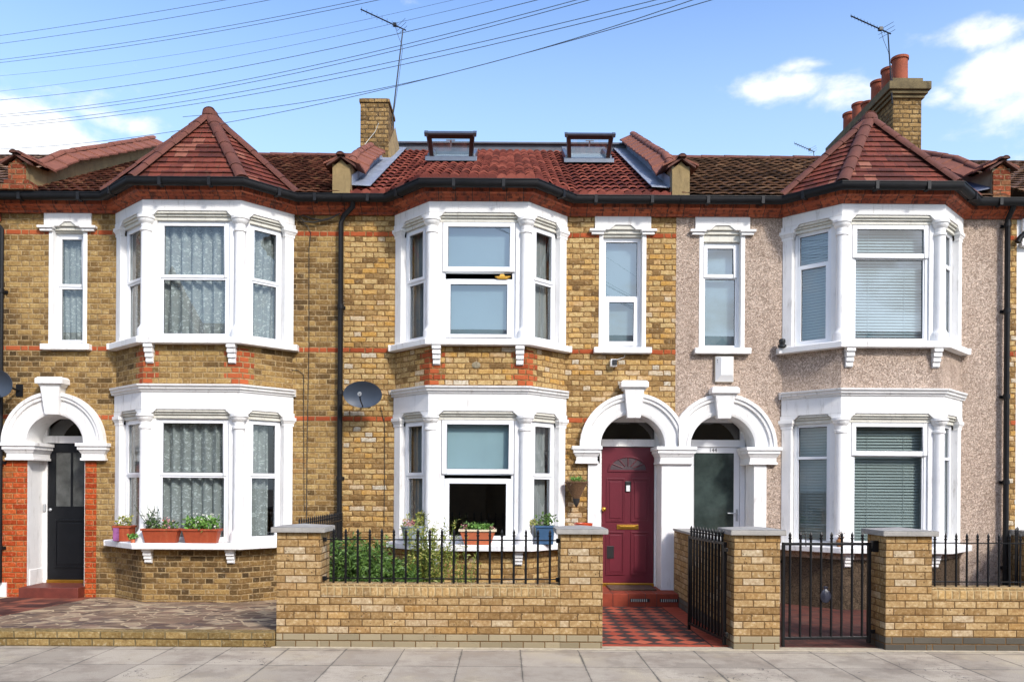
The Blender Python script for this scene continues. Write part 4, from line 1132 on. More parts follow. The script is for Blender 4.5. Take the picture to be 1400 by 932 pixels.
spy = MB(); spy.fbox(F, 1.41, 1.475, -YD + .03, -YD + .13, 2.245, 2.30); sub(spy, 'doorbell_camera', number_ink, HM, bevel=.01)
HM_door = door

# right: white framed door with a tall dark pane
arch(HR, AR, ZS, .475, .78, clip0=2.532); keystone(HR, AR, ZS, z1=3.16)
capital(HR, 3.52, 4.04)
pl = MB(); pl.fbox(WALL, 3.655, 3.84, -.40, .03, -.02, 2.04); sub(pl, 'pilaster', white, HR, bevel=.006)
porch_box(HR, AR - .474, AR + .474, white)
door_frame(HR, 2.79, 3.575, upvc)
dr = MB()
for a, b, c, d in ((2.795, 2.875, .24, 2.30), (3.485, 3.57, .24, 2.30), (2.875, 3.485, 2.22, 2.30), (2.875, 3.485, .24, .50)): dr.fbox(F, a, b, n0, n1, c, d)
door = sub(dr, 'door', upvc, HR, bevel=.004)
gl = MB(); gl.face([F.p(2.875, n0 + .03, .50), F.p(3.485, n0 + .03, .50), F.p(3.485, n0 + .03, 2.22), F.p(2.875, n0 + .03, 2.22)]); gl.build('pane', simple('frosted_dark_glass', (.035, .05, .046, 1), .16, .5, 3., .1, 30., coat=.6), door)
hl = MB(); zz = wp(1000, 701, YD)[1]; hl.fbox(F, 3.515, 3.545, n1, n1 + .012, zz - .12, zz + .06); hl.tube([F.p(3.53, n1 + .01, zz), F.p(3.53, n1 + .045, zz), F.p(3.38, n1 + .05, zz)], .009, 8); hl.build('handle', silver, door, smooth=50)
text_mesh('144', .082, number_ink, door, wp(974.5, 611, YD)[0], YD - .012, 2.262)

# left: black door between red brick piers
arch(HL, AL, ZS, .42, .745); keystone(HL, AL, ZS)
capital(HL, -7.36, -6.84); capital(HL, -6.26, -5.79)
porch_box(HL, AL - .412, AL + .422, white)
pr = MB(); pr.org = ((0, 0, 0), 30.); pr.fbox(WALL, -7.40, -7.015, -.02, .012, -.3, 2.03); pr.fbox(WALL, -6.165, -6.0, -.02, .010, -.3, 2.03); sub(pr, 'red_brick_pier', brick_red, HL)
pb = MB(); pb.fbox(WALL, -7.43, -7.30, 0, .05, -.05, .24); sub(pb, 'plinth_block', white, HL, bevel=.006)
pb = MB(); pb.fbox(WALL, -7.02, -7.00, -.4, -.05, .19, .42); sub(pb, 'skirting', white, HL, bevel=.006)
door_frame(HL, -6.95, -6.22, white)
dr = MB(); dr.fbox(F, -6.945, -6.225, n0, n1, .24, 1.35)
for a, b, c, d in ((-6.945, -6.83, 1.35, 2.30), (-6.34, -6.225, 1.35, 2.30), (-6.83, -6.34, 2.17, 2.30), (-6.6, -6.57, 1.35, 2.17)): dr.fbox(F, a, b, n0, n1, c, d)
panel(dr, F, -6.83, -6.34, .42, 1.15, n1)
door = sub(dr, 'door', black_door, HL, bevel=.003)
gl = MB(); gl.fbox(F, -6.83, -6.34, n0 + .02, n0 + .028, 1.35, 2.17); gl.build('pane', simple('frosted_grey_glass', C(84, 86, 84), .25, .4, 5., .2, 30., coat=.3), door)
kk = MB(); kk.lathe((0, 0, 0), [(.0, 0), (.02, 0), (.022, .02), (.01, .03), (0, .03)], 12); kb = kk.build('knob', silver, None, smooth=50)
kb.data.transform(Matrix.Translation((-6.90, YD - .008, 1.30)) @ Matrix.Rotation(R(90), 4, 'X')); kb.parent = door
nm = text_mesh('140', .07, number_pale, door, -6.36, YD + .018, 2.53)
bx = MB(); bx.fbox(F, -6.998, -6.96, -YD + .02, -YD + .05, 1.27, 1.39); sub(bx, 'lock_plate', silver, HL, bevel=.008)

# steps
stp = MB(); stp.box(AM - .6, 2.60, -.46, YD, -.1, .19); 
sp_ = sub(stp, 'door_step', simple('red_quarry_step', C(148, 64, 42), .7, .2, 7., .1, 20., dirt=(C(84, 44, 34), .6), spec=.3), HM, bevel=.008)
for a, b in ((1.78, 2.06), (2.2, 2.46)):
    g = MB(); g.box(a, b, -.466, -.455, .075, .12); g.build('air_grille', number_ink, sp_)
    g = MB(); x = a + .02
    while x < b - .02: g.box(x, x + .009, -.470, -.4665, .078, .117); x += .03
    g.build('grille_slat', stone_grime, sp_)
jt = MB()
for x in (1.54, 1.76, 2.0, 2.16, 2.46): jt.box(x - .003, x + .003, -.463, -.459, -.05, .187); jt.box(x - .003, x + .003, -.46, -.05, .188, .1915)
jt.build('tile_joint', number_ink, sp_)
mt = MB(); mt.box(1.55, 2.22, -.12, YD - .03, .192, .212)
tag(mt.build('doormat', simple('brown_coir', C(96, 70, 54), 1., .3, 60., .8, 90.)), 'brown coir doormat in front of the maroon door', 'doormat')
stp = MB(); stp.box(-7.02, -6.16, -.20, YD, -.1, .19); sub(stp, 'door_step', simple('dark_red_step', C(112, 52, 40), .55, .25, 9., .1), HL, bevel=.008)
stp = MB(); stp.box(2.62, 3.75, -.40, YD, -.1, .19); sub(stp, 'door_step', simple('brown_step', C(120, 60, 46), .55, .25, 9., .1), HR, bevel=.008)

# downpipes
downpipe(HL, XL1 + .02 - .06, .05, 5.52, top=[(XL1 + .0, -.10, 5.62), (XL1 + .15, -.2, 5.72), (XL1 + .16, -.24, 5.82)])
downpipe(HL, XL0 + .05, .25, 5.4, top=[(XL0 - .05, -.12, 5.55), (XL0 - .35, -.2, 5.62)])
downpipe(HR, wp(1377, 500, -.1)[0], .05, 5.62, top=[(wp(1377, 500, -.1)[0], -.2, 5.74), (wp(1377, 500, -.1)[0], -.24, 5.82)])
# brick trim where the gable pier of the right house shows
tm = MB(); tm.fbox(WALL, 7.405, XR1, -.02, .012, -.3, WTOP); sub(tm, 'party_pier', brick_yellow, HR)
# right bay below its sill: pier shadow put into a darker pebbledash
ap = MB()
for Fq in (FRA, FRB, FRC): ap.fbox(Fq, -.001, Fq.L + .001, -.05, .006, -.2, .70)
sub(ap, 'bay_foot_shade', pebbledash_shaded, HR)

# ---------------------------------------------------------------- neighbours beyond the frame edges
def neighbour(X0, X1, label, wm, drop, wx):
    root = empty('terraced_house', ((X0 + X1) / 2, 0, 0), label, 'house', 'terraced houses')
    mb = MB(); mb.org = ((0, 0, 0), 20.); grid_wall(mb, X0, X1, -.3, WTOP - drop, 0, .28, [(wx - .3, wx + .3, 3.64, 5.36), (wx - 1.6, wx - .9, .9, 2.6), (wx + .9, wx + 1.8, .9, 2.6)] ); sub(mb, 'front_wall', wm, root)
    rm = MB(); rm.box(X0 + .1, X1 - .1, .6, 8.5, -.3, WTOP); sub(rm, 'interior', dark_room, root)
    for a, b, c, d in ((wx - .3, wx + .3, 3.64, 5.36), (wx - 1.6, wx - .9, .9, 2.6), (wx + .9, wx + 1.8, .9, 2.6)):
        window(root, WALL, a, b, c, d, -.1, [(c + .05, (c + d) / 2, -.01, .04, glass_mirror), ((c + d) / 2, d - .05, 0, .04, glass_mirror)])
    cn = MB(); full = [(X0, 0), (X1, 0)]; w = WTOP - drop
    cn.band(full, [(-.02, w - .02), (.045, w - .02), (.05, w + .015), (.10, w + .03), (.165, w + .065), (.165, w + .12), (-.02, w + .12)]); sub(cn, 'cornice', redstone, root)
    g0 = EAVE - drop - .075; gt = MB(); gt.band(full, [(-.05, w + .121), (.19, w + .121), (.21, g0 - .022), (.28, g0 - .022), (.31, g0 + .01), (.31, g0 + .1), (-.05, g0 + .1)]); sub(gt, 'gutter', black_gutter, root)
    rf = MB(); tiled_patch(rf, (X0, -.28, EAVE + .02 - drop), (X1, -.28, EAVE + .02 - drop), (X0, RIDGE_Y, 8.2), (X1, RIDGE_Y, 8.2), .30, .028, .2, .02, du=.05)
    rf.face([(X0, RIDGE_Y, 8.2), (X1, RIDGE_Y, 8.2), (X1, 8.6, EAVE), (X0, 8.6, EAVE)]); sub(rf, 'roof', tile_old_r, root, merge=False)
    return root
NL = neighbour(-12.4, XL0 - .003, 'brick terraced house cut off by the left edge, beyond the left downpipe', brick_brown, .12, -10.2)
NR = neighbour(XR1 + .003, 12.4, 'white painted terraced house cut off by the right edge of the view', white, .0, 10.)
lt = MB(); lt.fbox(WALL, 7.56, 8.3, -.02, .05, 5.30, 5.66); lt.fbox(WALL, 7.53, 7.75, -.02, .09, 5.25, 5.30); sub(lt, 'lintel', white, NR, bevel=.006)
dp = MB(); dp.tube([(7.72, -.24, 5.80), (7.72, -.22, 5.62), (7.62, -.1, 5.48), (7.50, -.08, 5.36), (7.47, -.08, 5.30)], .038, 12); sub(dp, 'downpipe', black_gutter, NR, smooth=40)
# ================================================================== ground
YW = -3.48
def sheet(name, pts, mat, kind='structure'):
    mb = MB(); mb.face(pts); return tag(mb.build(name, mat), kind=kind)
g = MB(); S = 400
sheet('ground', [(-S, -S, -.35), (S, -S, -.35), (S, S, -.35), (-S, S, -.35)], simple('bare_earth', (.12, .10, .07, 1), .95, .3, .5))
pv = MB(); pv.box(-14, 14, -6.2, YW + .6, -.30, 0.0); tag(pv.build('pavement', paving_mat()), kind='structure')
kb = MB(); kb.box(-14, 14, -6.35, -6.203, -.30, .004); tag(kb.build('kerb', concrete), kind='structure')
rd = MB(); rd.box(-14, 14, -11.2, -6.353, -.33, -.11); tag(rd.build('road', asphalt()), kind='structure')
pv = MB(); pv.box(-14, 14, -14, -11.203, -.30, 0.0); tag(pv.build('far_pavement', bpy.data.materials['pavement_slabs']), kind='structure')
# mortar fillet along the foot of the walls
mf = MB(); mf.hexa([(-2.42, YW - .05, .003), (8.5, YW - .05, .003), (8.5, YW + .1, .003), (-2.42, YW + .1, .003), (-2.42, YW - .03, .010), (8.5, YW - .03, .010), (8.5, YW + .1, .014), (-2.42, YW + .1, .014)])
tag(mf.build('mortar_strip', simple('pale_mortar', C(190, 176, 150), .95, .2, 12., .4, 40.)), kind='structure')
# left forecourt: crazy paving sloping to the house, with a brick edge
fz = lambda y: .163 + (y - YW) * (.05 - .163) / 3.0
def slope_sheet(name, x0, x1, y0, y1, mat, dz=0):
    mb = MB(); mb.hexa([(x0, y0, -.2), (x1, y0, -.2), (x1, y1, -.2), (x0, y1, -.2), (x0, y0, fz(y0) + dz), (x1, y0, fz(y0) + dz), (x1, y1, fz(y1) + dz), (x0, y1, fz(y1) + dz)])
    return tag(mb.build(name, mat), kind='structure')
slope_sheet('forecourt_paving', -5.98, -2.40, YW + .11, .0, crazy_mat())
slope_sheet('tiled_path', -7.22, -5.983, YW + .11, .0, dark_tile_mat('dark_red_path_tiles', C(74, 42, 38), C(158, 92, 70), .2), .002)
slope_sheet('forecourt_border', -14, -7.223, YW + .11, .0, bpy.data.materials['crazy_paving'])
ke = MB()
ke.box(-14, -2.39, YW, YW + .109, -.05, .082); ke.box(-14, -2.39, YW - .012, YW + .109, .0825, .166)
tag(ke.build('brick_edging', brick_kerb, bevel=.006), kind='structure')
# garden bed, red path, right yard
sheet('garden_bed', [(-2.36, YW + .2, .06), (.99, YW + .2, .06), (.99, .0, .02), (-2.36, .0, .02)], soil)
ct = MB(); ct.box(1.0, 2.46, YW - .012, -.46, -.12, .008); tag(ct.build('checkered_path', checker_mat()), kind='structure')
ct = MB(); ct.box(2.72, 8.0, YW - .012, .0, -.12, .006); tag(ct.build('red_tiled_yard', dark_tile_mat('red_yard_tiles', C(104, 60, 50), C(80, 50, 44))), kind='structure')

# ================================================================== front walls
def pier(root, x0, x1, mat, zt=1.20, y0=YW, d=.44, capm=concrete):
    mb = MB(); mb.org = ((x0, y0, 0), 0.); mb.box(x0, x1, y0, y0 + d, -.05, zt)
    o = sub(mb, 'pier', mat, root, bevel=.004)
    c = MB(); e = .05
    c.hexa([(x0 - e, y0 - e, zt), (x1 + e, y0 - e, zt), (x1 + e, y0 + d + e, zt), (x0 - e, y0 + d + e, zt),
            (x0 - e, y0 - e, zt + .055), (x1 + e, y0 - e, zt + .055), (x1 + e, y0 + d + e, zt + .055), (x0 - e, y0 + d + e, zt + .055)])
    xm, ym = (x0 + x1) / 2, y0 + d / 2
    for q in (((x0 - e, y0 - e), (x1 + e, y0 - e)), ((x1 + e, y0 - e), (x1 + e, y0 + d + e)), ((x1 + e, y0 + d + e), (x0 - e, y0 + d + e)), ((x0 - e, y0 + d + e), (x0 - e, y0 - e))):
        c.face([(q[0][0], q[0][1], zt + .0555), (q[1][0], q[1][1], zt + .0555), (xm, ym, zt + .085)])
    c.build('cap', capm, o, bevel=.008, merge=True)
    return o
def low_wall(root, x0, x1, mat, zt=.665, y0=YW + .004, d=.22):
    mb = MB(); mb.box(x0, x1, y0, y0 + d, -.05, zt - .12); o = sub(mb, 'brick_panel', mat, root)
    c = MB(); c.box(x0, x1, y0 - .004, y0 + d + .004, zt - .119, zt); c.build('coping', brick_coping, o, bevel=.006)
X = lambda px, y=YW: wp(px, 800, y)[0]
fw = empty('garden_wall', (-.5, YW, 0), 'low buff brick front wall between two capped piers, before the yellow house', 'wall', 'brick garden walls')
p1 = (X(378), X(438)); p2 = (X(766), X(824))
pier(fw, p1[0], p1[1], brick_wall); pier(fw, p2[0], p2[1], brick_wall)
low_wall(fw, p1[1] + .001, p2[0] - .001, brick_wall)
gp = empty('gate_pier', (2.6, YW, 0), 'single buff brick gate pier with grey cap between the two iron gates', 'pier', 'brick garden walls')
p3 = (X(1003.5), X(1066.5)); pier(gp, p3[0], p3[1], brick_wall)
fr = empty('garden_wall', (6, YW, 0), 'low buff brick front wall running off the right edge, with one capped pier', 'wall', 'brick garden walls')
p4 = (X(1211), X(1274)); pier(fr, p4[0], p4[1], brick_wall_dark)
low_wall(fr, p4[1] + .001, 8.6, brick_wall_dark)
# party walls running back to the houses
pw = empty('party_garden_wall', (2.55, -1.5, 0), 'short buff brick dividing wall behind the open gate, beside the checkered path', 'wall')
mb = MB(); mb.box(2.47, 2.70, YW + .45, -.12, -.05, 1.07); sub(mb, 'brick_panel', brick_wall_dark, pw)
mb = MB(); mb.box(2.45, 2.72, YW + .45, -.12, 1.071, 1.10); sub(mb, 'mortar_top', concrete, pw)
pw = empty('party_garden_wall', (7.6, -1.5, 0), 'brick dividing wall with sloping concrete coping at the right edge by the downpipe', 'wall')
mb = MB(); mb.box(7.42, 7.72, YW + .3, -.06, -.05, 1.03); sub(mb, 'brick_panel', brick_wall_dark, pw)
mb = MB(); mb.box(7.37, 7.77, YW + .3, -.06, 1.031, 1.11); sub(mb, 'coping', concrete, pw, bevel=.008)

# ================================================================== iron work
def finial(mb, p, r, h=.075):
    x, y, z = p
    mb.lathe((x, y, z), [(r, -.008), (r * 1.45, 0), (r * 1.45, .008), (r * .8, .014), (r * 1.25, .03), (r * 1.1, .045), (.0, h)], 6)
def bars(root, a, b, n, z0, z1, ztip, r=.012, name='bar'):
    a, b = Vector(a), Vector(b)
    for i in range(n):
        t = (i + .5) / n; p = a.lerp(b, t)
        mb = MB(); mb.tube([(p.x, p.y, z0), (p.x, p.y, ztip - .075)], r, 6); finial(mb, (p.x, p.y, ztip - .075), r)
        sub(mb, name, black_iron, root, smooth=35)
def rail(root, a, b, z, h=.012, w=.016, name='rail'):
    F = Frame(a, b); mb = MB(); mb.fbox(F, 0, F.L, -w / 2, w / 2, z - h / 2, z + h / 2); return sub(mb, name, black_iron, root)
YR = YW + .11
rl = empty('railing', (-.5, YR, .66), 'black spiked railing on the low wall in front of the shrub', 'railing', 'black iron railings')
rail(rl, (p1[1], YR), (p2[0], YR), 1.125); rail(rl, (p1[1], YR), (p2[0], YR), .715)
x0b = wp(456 - 8, 760, YR)[0]; x1b = wp(752 + 8, 760, YR)[0]
bars(rl, (x0b, YR), (x1b, YR), 19, .665, 1.1, 1.245)
for x in (p1[1] + .02, p2[0] - .02):
    mb = MB()
    for z in (1.125, .715): mb.box(x - .02, x + .02, YR - .02, YR + .02, z - .025, z + .02)
    sub(mb, 'rail_end', black_iron, rl, bevel=.004)
rr = empty('railing', (6, YR, .66), 'black spiked railing on the low wall at the right edge', 'railing', 'black iron railings')
rail(rr, (p4[1], YR), (8.6, YR), 1.125); rail(rr, (p4[1], YR), (8.6, YR), .715)
sp = (wp(1395, 760, YR)[0] - wp(1278, 760, YR)[0]) / 8
n = 28; xs = wp(1278, 760, YR)[0] - sp / 2
bars(rr, (xs, YR), (xs + sp * n, YR), n, .665, 1.1, 1.235)
# side railing on the party line
rs = empty('railing', (-2.33, -1.6, 0), 'black spiked side railing running back to the house behind the left pier', 'railing', 'black iron railings')
a, b = (-2.28, YW + .5), (-2.33, -.25)
rail(rs, a, b, 1.2); rail(rs, a, b, .62); rail(rs, a, b, .10)
bars(rs, a, b, 24, .04, 1.2, 1.33, r=.009)
r2 = empty('railing', (7.25, -.5, 0), 'short black iron railing by the foot of the right downpipe', 'railing', 'black iron railings')
a, b = (6.95, -.9), (7.36, -.3)
rail(r2, a, b, 1.05); rail(r2, a, b, .25); bars(r2, a, b, 7, .02, 1.05, 1.17)

def gate(label, a, b, n, zb=.10, zt=1.10, tip=1.25, side=1):
    root = empty('gate', (a[0], a[1], 0), label, 'gate', 'black iron gates')
    F = Frame(a, b)
    fr_ = MB()
    fr_.fbox(F, 0, .035, -.018, .018, zb - .04, zt + .02); fr_.fbox(F, F.L - .03, F.L, -.015, .015, zb - .07, zt + .02)
    fr_.fbox(F, .035, F.L - .03, -.012, .012, zt - .012, zt + .018); fr_.fbox(F, .035, F.L - .03, -.012, .012, zb, zb + .03)
    sub(fr_, 'gate_frame', black_iron, root, bevel=.003)
    fa, fb = F.p(.035, 0, 0), F.p(F.L - .03, 0, 0)
    bars(root, fa, fb, n, zb + .01, zt, tip, r=.0135)
    for z in (zb + .08, zt - .06):
        h = MB(); h.fbox(F, -.05, .0, -.014, .014, z - .02, z + .02); sub(h, 'hinge', black_iron, root, bevel=.003)
    lt = MB(); lt.fbox(F, F.L - .02, F.L + .05, .02, .035, zt - .2, zt - .17); sub(lt, 'latch', black_iron, root)
    return root, F
gate('black iron gate standing open beside the red and black checkered path', (p3[0] - .06, YW + .12), (2.20, YW + 1.20), 11, .07)
gB, FG = gate('closed black iron gate between the lone pier and the right wall', (p4[0] - .07, YW + .20), (p3[1] + .06, YW + .12), 8, .09, 1.10, 1.235)
hp = MB(); hp.box(p4[0] - .06, p4[0] + .0, YW + .16, YW + .24, 1.02, 1.14); sub(hp, 'hinge_plate', black_iron, gB, bevel=.005)
fo = MB(); c = wp3(1130, 815, YW + .10); fo.lathe((c[0], c[1] + .03, c[2] - .075), [(0, 0), (.035, .012), (.058, .05), (.062, .085), (.045, .125), (.015, .15), (.03, .175), (0, .18)], 7, sy=.4)
tag(fo.build('hanging_bag', foil, smooth=20), 'dark blue foil bag hanging on the closed iron gate', 'bag')

# ================================================================== dishes, aerials, boxes
def dish(label, c, rx, rz, mount, z_off=0):
    root = empty('satellite_dish', c, label, 'satellite dish', 'satellite dishes')
    mb = MB(); N, K = 28, 5
    def P(k, t, back=0):
        r = k / K; return (rx * r * math.cos(t), -.06 * r * r - .02 + back - rz * r * math.sin(t) * .18, rz * r * math.sin(t))
    for k in range(K):
        for i in range(N):
            t0, t1 = 2 * math.pi * i / N, 2 * math.pi * (i + 1) / N
            q = [P(k, t0), P(k + 1, t0), P(k + 1, t1), P(k, t1)]
            if k == 0: q = q[1:]
            mb.face(q); mb.face(list(reversed([(x, y + .012, z) for x, y, z in q])))
    for i in range(N):
        t0, t1 = 2 * math.pi * i / N, 2 * math.pi * (i + 1) / N
        a, b = P(K, t0), P(K, t1); mb.face([a, (a[0], a[1] + .012, a[2]), (b[0], b[1] + .012, b[2]), b])
    mb.build('reflector', dish_grey, root, smooth=50, recalc=False)
    ar = MB(); ar.tube([(.0, -.05, -rz * .9), (.0, -.25, -rz * .55), (0, -.33, -.02)], .009, 6); ar.build('feed_arm', black_iron, root)
    lb = MB(); lb.lathe((0, 0, 0), [(0, 0), (.028, .0), (.03, .02), (.018, .045), (.018, .08), (0, .085)], 12)
    l = lb.build('receiver_head', silver, root, smooth=50); l.location = (0, -.33, -.02); l.rotation_euler = (R(-80), 0, 0)
    mt = MB(); mt.tube([(0, 0, 0), (0, .10, -.02), (mount[0] - c[0], mount[1] - c[1], mount[2] - c[2])], .016, 8); mt.box(mount[0] - c[0] - .05, mount[0] - c[0] + .05, mount[1] - c[1] - .01, mount[1] - c[1] + .005, mount[2] - c[2] - .09, mount[2] - c[2] + .09)
    mt.build('bracket', black_iron, root)
    return root
c = wp3(497, 540, -.34); dish('oval grey satellite dish beside the long downpipe, on the yellow wall', c, .275, .185, (c[0] + .0, -.005, c[2] - .05))
c = wp3(3, 525, -.34); dish('dark satellite dish half cut off by the left edge', c, .19, .19, (c[0] + .05, -.005, c[2] - .05))

def aerial(label, base, top, tip, n, el, mats=black_iron, cable=True, reflector=True):
    root = empty('tv_aerial', base, label, 'aerial', 'rooftop aerials')
    B, T, E = (Vector(p) - Vector(base) for p in (base, top, tip))
    m = MB(); m.tube([B, T], .013, 8, .011); m.build('mast', black_iron, root, smooth=40)
    m = MB(); d = (E - T).normalized(); s = T - d * .06; m.tube([s, E], .011, 6); m.build('boom', black_iron, root)
    side = Vector((.35, .55, .75)); side = (side - d * side.dot(d)).normalized()
    for i in range(n):
        m = MB(); p = T.lerp(E, (i + 1.2) / (n + .4)); L = el * (1 - .25 * i / n); m.tube([p - side * L, p + side * L], .0035, 5)
        m.build('element_rod', black_iron, root)
    m = MB()
    for q in (-.06, .0, .06): m.tube([T + side * .03 + d * q * .3 + Vector((-.12, .1, q)), T + side * .03 + d * q * .3 + Vector((.07, -.1, q + .05))], .0035, 5)
    p = T.lerp(E, .2); m.box(p.x - .03, p.x + .03, p.y - .03, p.y + .03, p.z - .02, p.z + .035)
    m.build('reflector', black_iron, root)
    if cable:
        m = MB(); m.tube([p, p.lerp(T, .4) - Vector((0, 0, .16)), T - Vector((.0, .02, .35)), T.lerp(B, .6) + Vector((.03, 0, 0)), B], .004, 5); m.build('cable', cable_dark, root)
    return root
aerial('long thin television aerial leaning from the bare square chimney', wp3(535, 175, 3.0), wp3(551, 40, 3.0), wp3(493, 13, 2.6), 8, .085)
aerial('television aerial standing in front of the row of clay chimney pots', wp3(1220, 142, 2.30), wp3(1214, 45, 2.36), wp3(1163, 22, 2.2), 11, .08)
aerial('tiny distant aerial showing over the ridge left of the right turret', wp3(1118, 250, 14.), wp3(1112, 207, 14.), wp3(1086, 196, 13.6), 8, .10, cable=False)

# burglar alarm
c = wp(988, 505, 0)
al = empty('alarm_box', (c[0], 0, c[1]), 'cream burglar alarm box above the right archway', 'alarm box')
F0 = WALL; m = MB(); x, z = c; m.taper(F0, x - .125, x + .15, -.002, .05, z - .19, z + .19, .0, 0); sub(m, 'back_box', alarm_beige, al, bevel=.008)
m = MB(); q = [(x - .12, z - .185), (x + .145, z - .185), (x + .145, z + .185), (x - .12, z + .185)]; q2 = [(x - .05, z - .095), (x + .115, z - .095), (x + .105, z + .165), (x - .05, z + .165)]
m.face([(a, -.115, b) for a, b in q2])
for i in range(4):
    j = (i + 1) % 4; m.face([(q[i][0], -.051, q[i][1]), (q[j][0], -.051, q[j][1]), (q2[j][0], -.115, q2[j][1]), (q2[i][0], -.115, q2[i][1])])
sub(m, 'cover', alarm_white, al)
m = MB()
for k in range(3): m.fbox(F0, x - .10 + k * .004, x - .055, .068, .078, z + .12 - k * .03, z + .135 - k * .03)
sub(m, 'vent_slots', number_ink, al)
# security camera
c = wp(838, 497, 0); m = MB(); m.box(c[0] - .05, c[0] + .05, -.10, .002, c[1] - .055, c[1] + .055)
sc_ = tag(m.build('security_camera', alarm_white, bevel=.015), 'small white security camera with black face under the middle upper window', 'camera')
m = MB(); m.box(c[0] - .025, c[0] + .048, -.115, -.101, c[1] - .035, c[1] + .045); m.build('lens', number_ink, sc_, bevel=.01)
m = MB(); m.tube([(c[0] + .03, -.02, c[1] + .05), (c[0] + .16, -.02, c[1] + .09), (c[0] + .20, -.015, c[1] + .2)], .005, 6); m.build('cable', alarm_white, sc_)
c = wp(175, 497, 0); m = MB(); m.box(c[0] - .04, c[0] + .045, -.05, .002, c[1] - .075, c[1] + .08)
tag(m.build('junction_box', silver, bevel=.012), 'small light grey box on brown brick wall left of the red quoin', 'box')
c = wp(1069, 470, -.12); m = MB(); m.lathe((c[0], -.13, 3.742), [(0, 0), (.062, 0), (.062, .03), (.038, .04), (.05, .075), (.045, .11), (.02, .125), (0, .127)], 14)
tag(m.build('black_sensor', number_ink, smooth=40), 'small black dome sensor on the left end of the upper right sill', 'sensor')
c = wp(651, 499, -DP); m = MB(); m.lathe((0, 0, 0), [(0, .012), (.05, .012), (.062, .004), (.062, 0)], 20, sx=1., sy=.75); o = m.build('wall_vent', render_grey, smooth=40)
o.data.transform(Matrix.Translation((c[0], -DP - .001, c[1])) @ Matrix.Rotation(R(90), 4, 'X')); tag(o, 'oval cement disc on the yellow bay wall between the storeys', 'vent')

# cables on the brick
def cable(label, pts, r=.006, mat=cable_dark):
    m = MB(); m.tube([wp3(px, py, y) for px, py, y in pts], r, 6); return tag(m.build('cable', mat, smooth=60), label, 'cable', 'cables on the brickwork')
cable('thin cable running straight down the brown brick wall left of the downpipe', [(400, 294, -.03), (409, 301, -.03), (420, 309, -.02), (425, 318, -.012), (422.5, 340, -.012), (422.5, 480, -.012), (420, 600, -.012), (419, 715, -.012)], .005)
cable('black looped cable bunched under the eaves left of the long downpipe', [(465, 292, -.1), (448, 300, -.07), (430, 304, -.05), (416, 303, -.05), (409, 297, -.05), (414, 294, -.05), (426, 299, -.05), (440, 301, -.06), (456, 297, -.06)], .011)
cable('short cable stapled across the brown bricks beside the lower left bay', [(372, 501, -.012), (390, 505, -.012), (408, 506, -.012), (415, 512, -.012), (415, 560, -.012), (416, 700, -.012)], .0045)
cable('thin cable dropping from the dish down the yellow wall', [(520, 555, -.02), (526, 580, -.012), (526, 640, -.012), (525, 720, -.012)], .0045)
cable('pale wire trailing across the chimney bricks', [(518, 168, 2.56), (513, 180, 2.58), (505, 190, 2.58), (497, 200, 2.58), (490, 214, 2.3)], .006, stone_grime)

# overhead wires from left to upper right
wires = [((0, 49, 16), (180, 22, 13.5), (310, 0, 12)), ((0, 60, 16), (190, 32, 13.5), (370, 0, 11)), ((0, 82, 16), (240, 48, 13), (480, 3, 10)), ((0, 86, 16), (240, 53, 13), (505, 3, 10)),
         ((0, 104, 18), (260, 72, 15), (560, 14, 12)), ((0, 125, 16), (350, 72, 12), (700, -6, 9)), ((0, 137, 16), (300, 97, 12), (700, 9, 8.5)), ((0, 157, 16), (300, 116, 12), (700, 24, 8.5)),
         ((0, 160, 16), (300, 121, 12), (700, 29, 8.5)), ((0, 171, 16), (300, 131, 12), (700, 48, 8.5)), ((0, 174, 16), (300, 137, 12), (700, 55, 8.5)), ((0, 204, 16), (250, 178, 12.5), (700, 78, 8.5)), ((250, 160, 12.5), (470, 131, 10.5), (700, 78, 8.5))]
def wire(i, a, b, c):
    A, B, Cq = (Vector(wp3(p[0], p[1], p[2] + CY)) for p in (a, b, c))
    tb = (B - A).length / ((B - A).length + (Cq - B).length)
    pts = []
    t0 = -.25 if a[0] == 0 else 0
    for k in range(33):
        t = t0 + (1.45 - t0) * k / 32
        l0 = (t - tb) * (t - 1) / (tb); l1 = t * (t - 1) / (tb * (tb - 1)); l2 = t * (t - tb) / (1 - tb)
        pts.append(A * l0 + B * l1 + Cq * l2)
    m = MB(); m.tube(pts, .004 if i not in (4, 5) else .0025, 5)
    return m.build('overhead_wire', wire_blue, smooth=60)
names = ['topmost', 'second', 'third', 'fourth', 'fifth, very faint', 'sixth, thin', 'seventh', 'eighth', 'ninth', 'tenth', 'eleventh', 'lowest']
for i, w in enumerate(wires):
    o = wire(i, *w)
    tag(o, ('thin overhead wire crossing the sky, %s counted down at the left edge' % names[i]) if i < 12 else 'short overhead wire joining the lowest line in mid sky', 'wire', 'overhead wires')

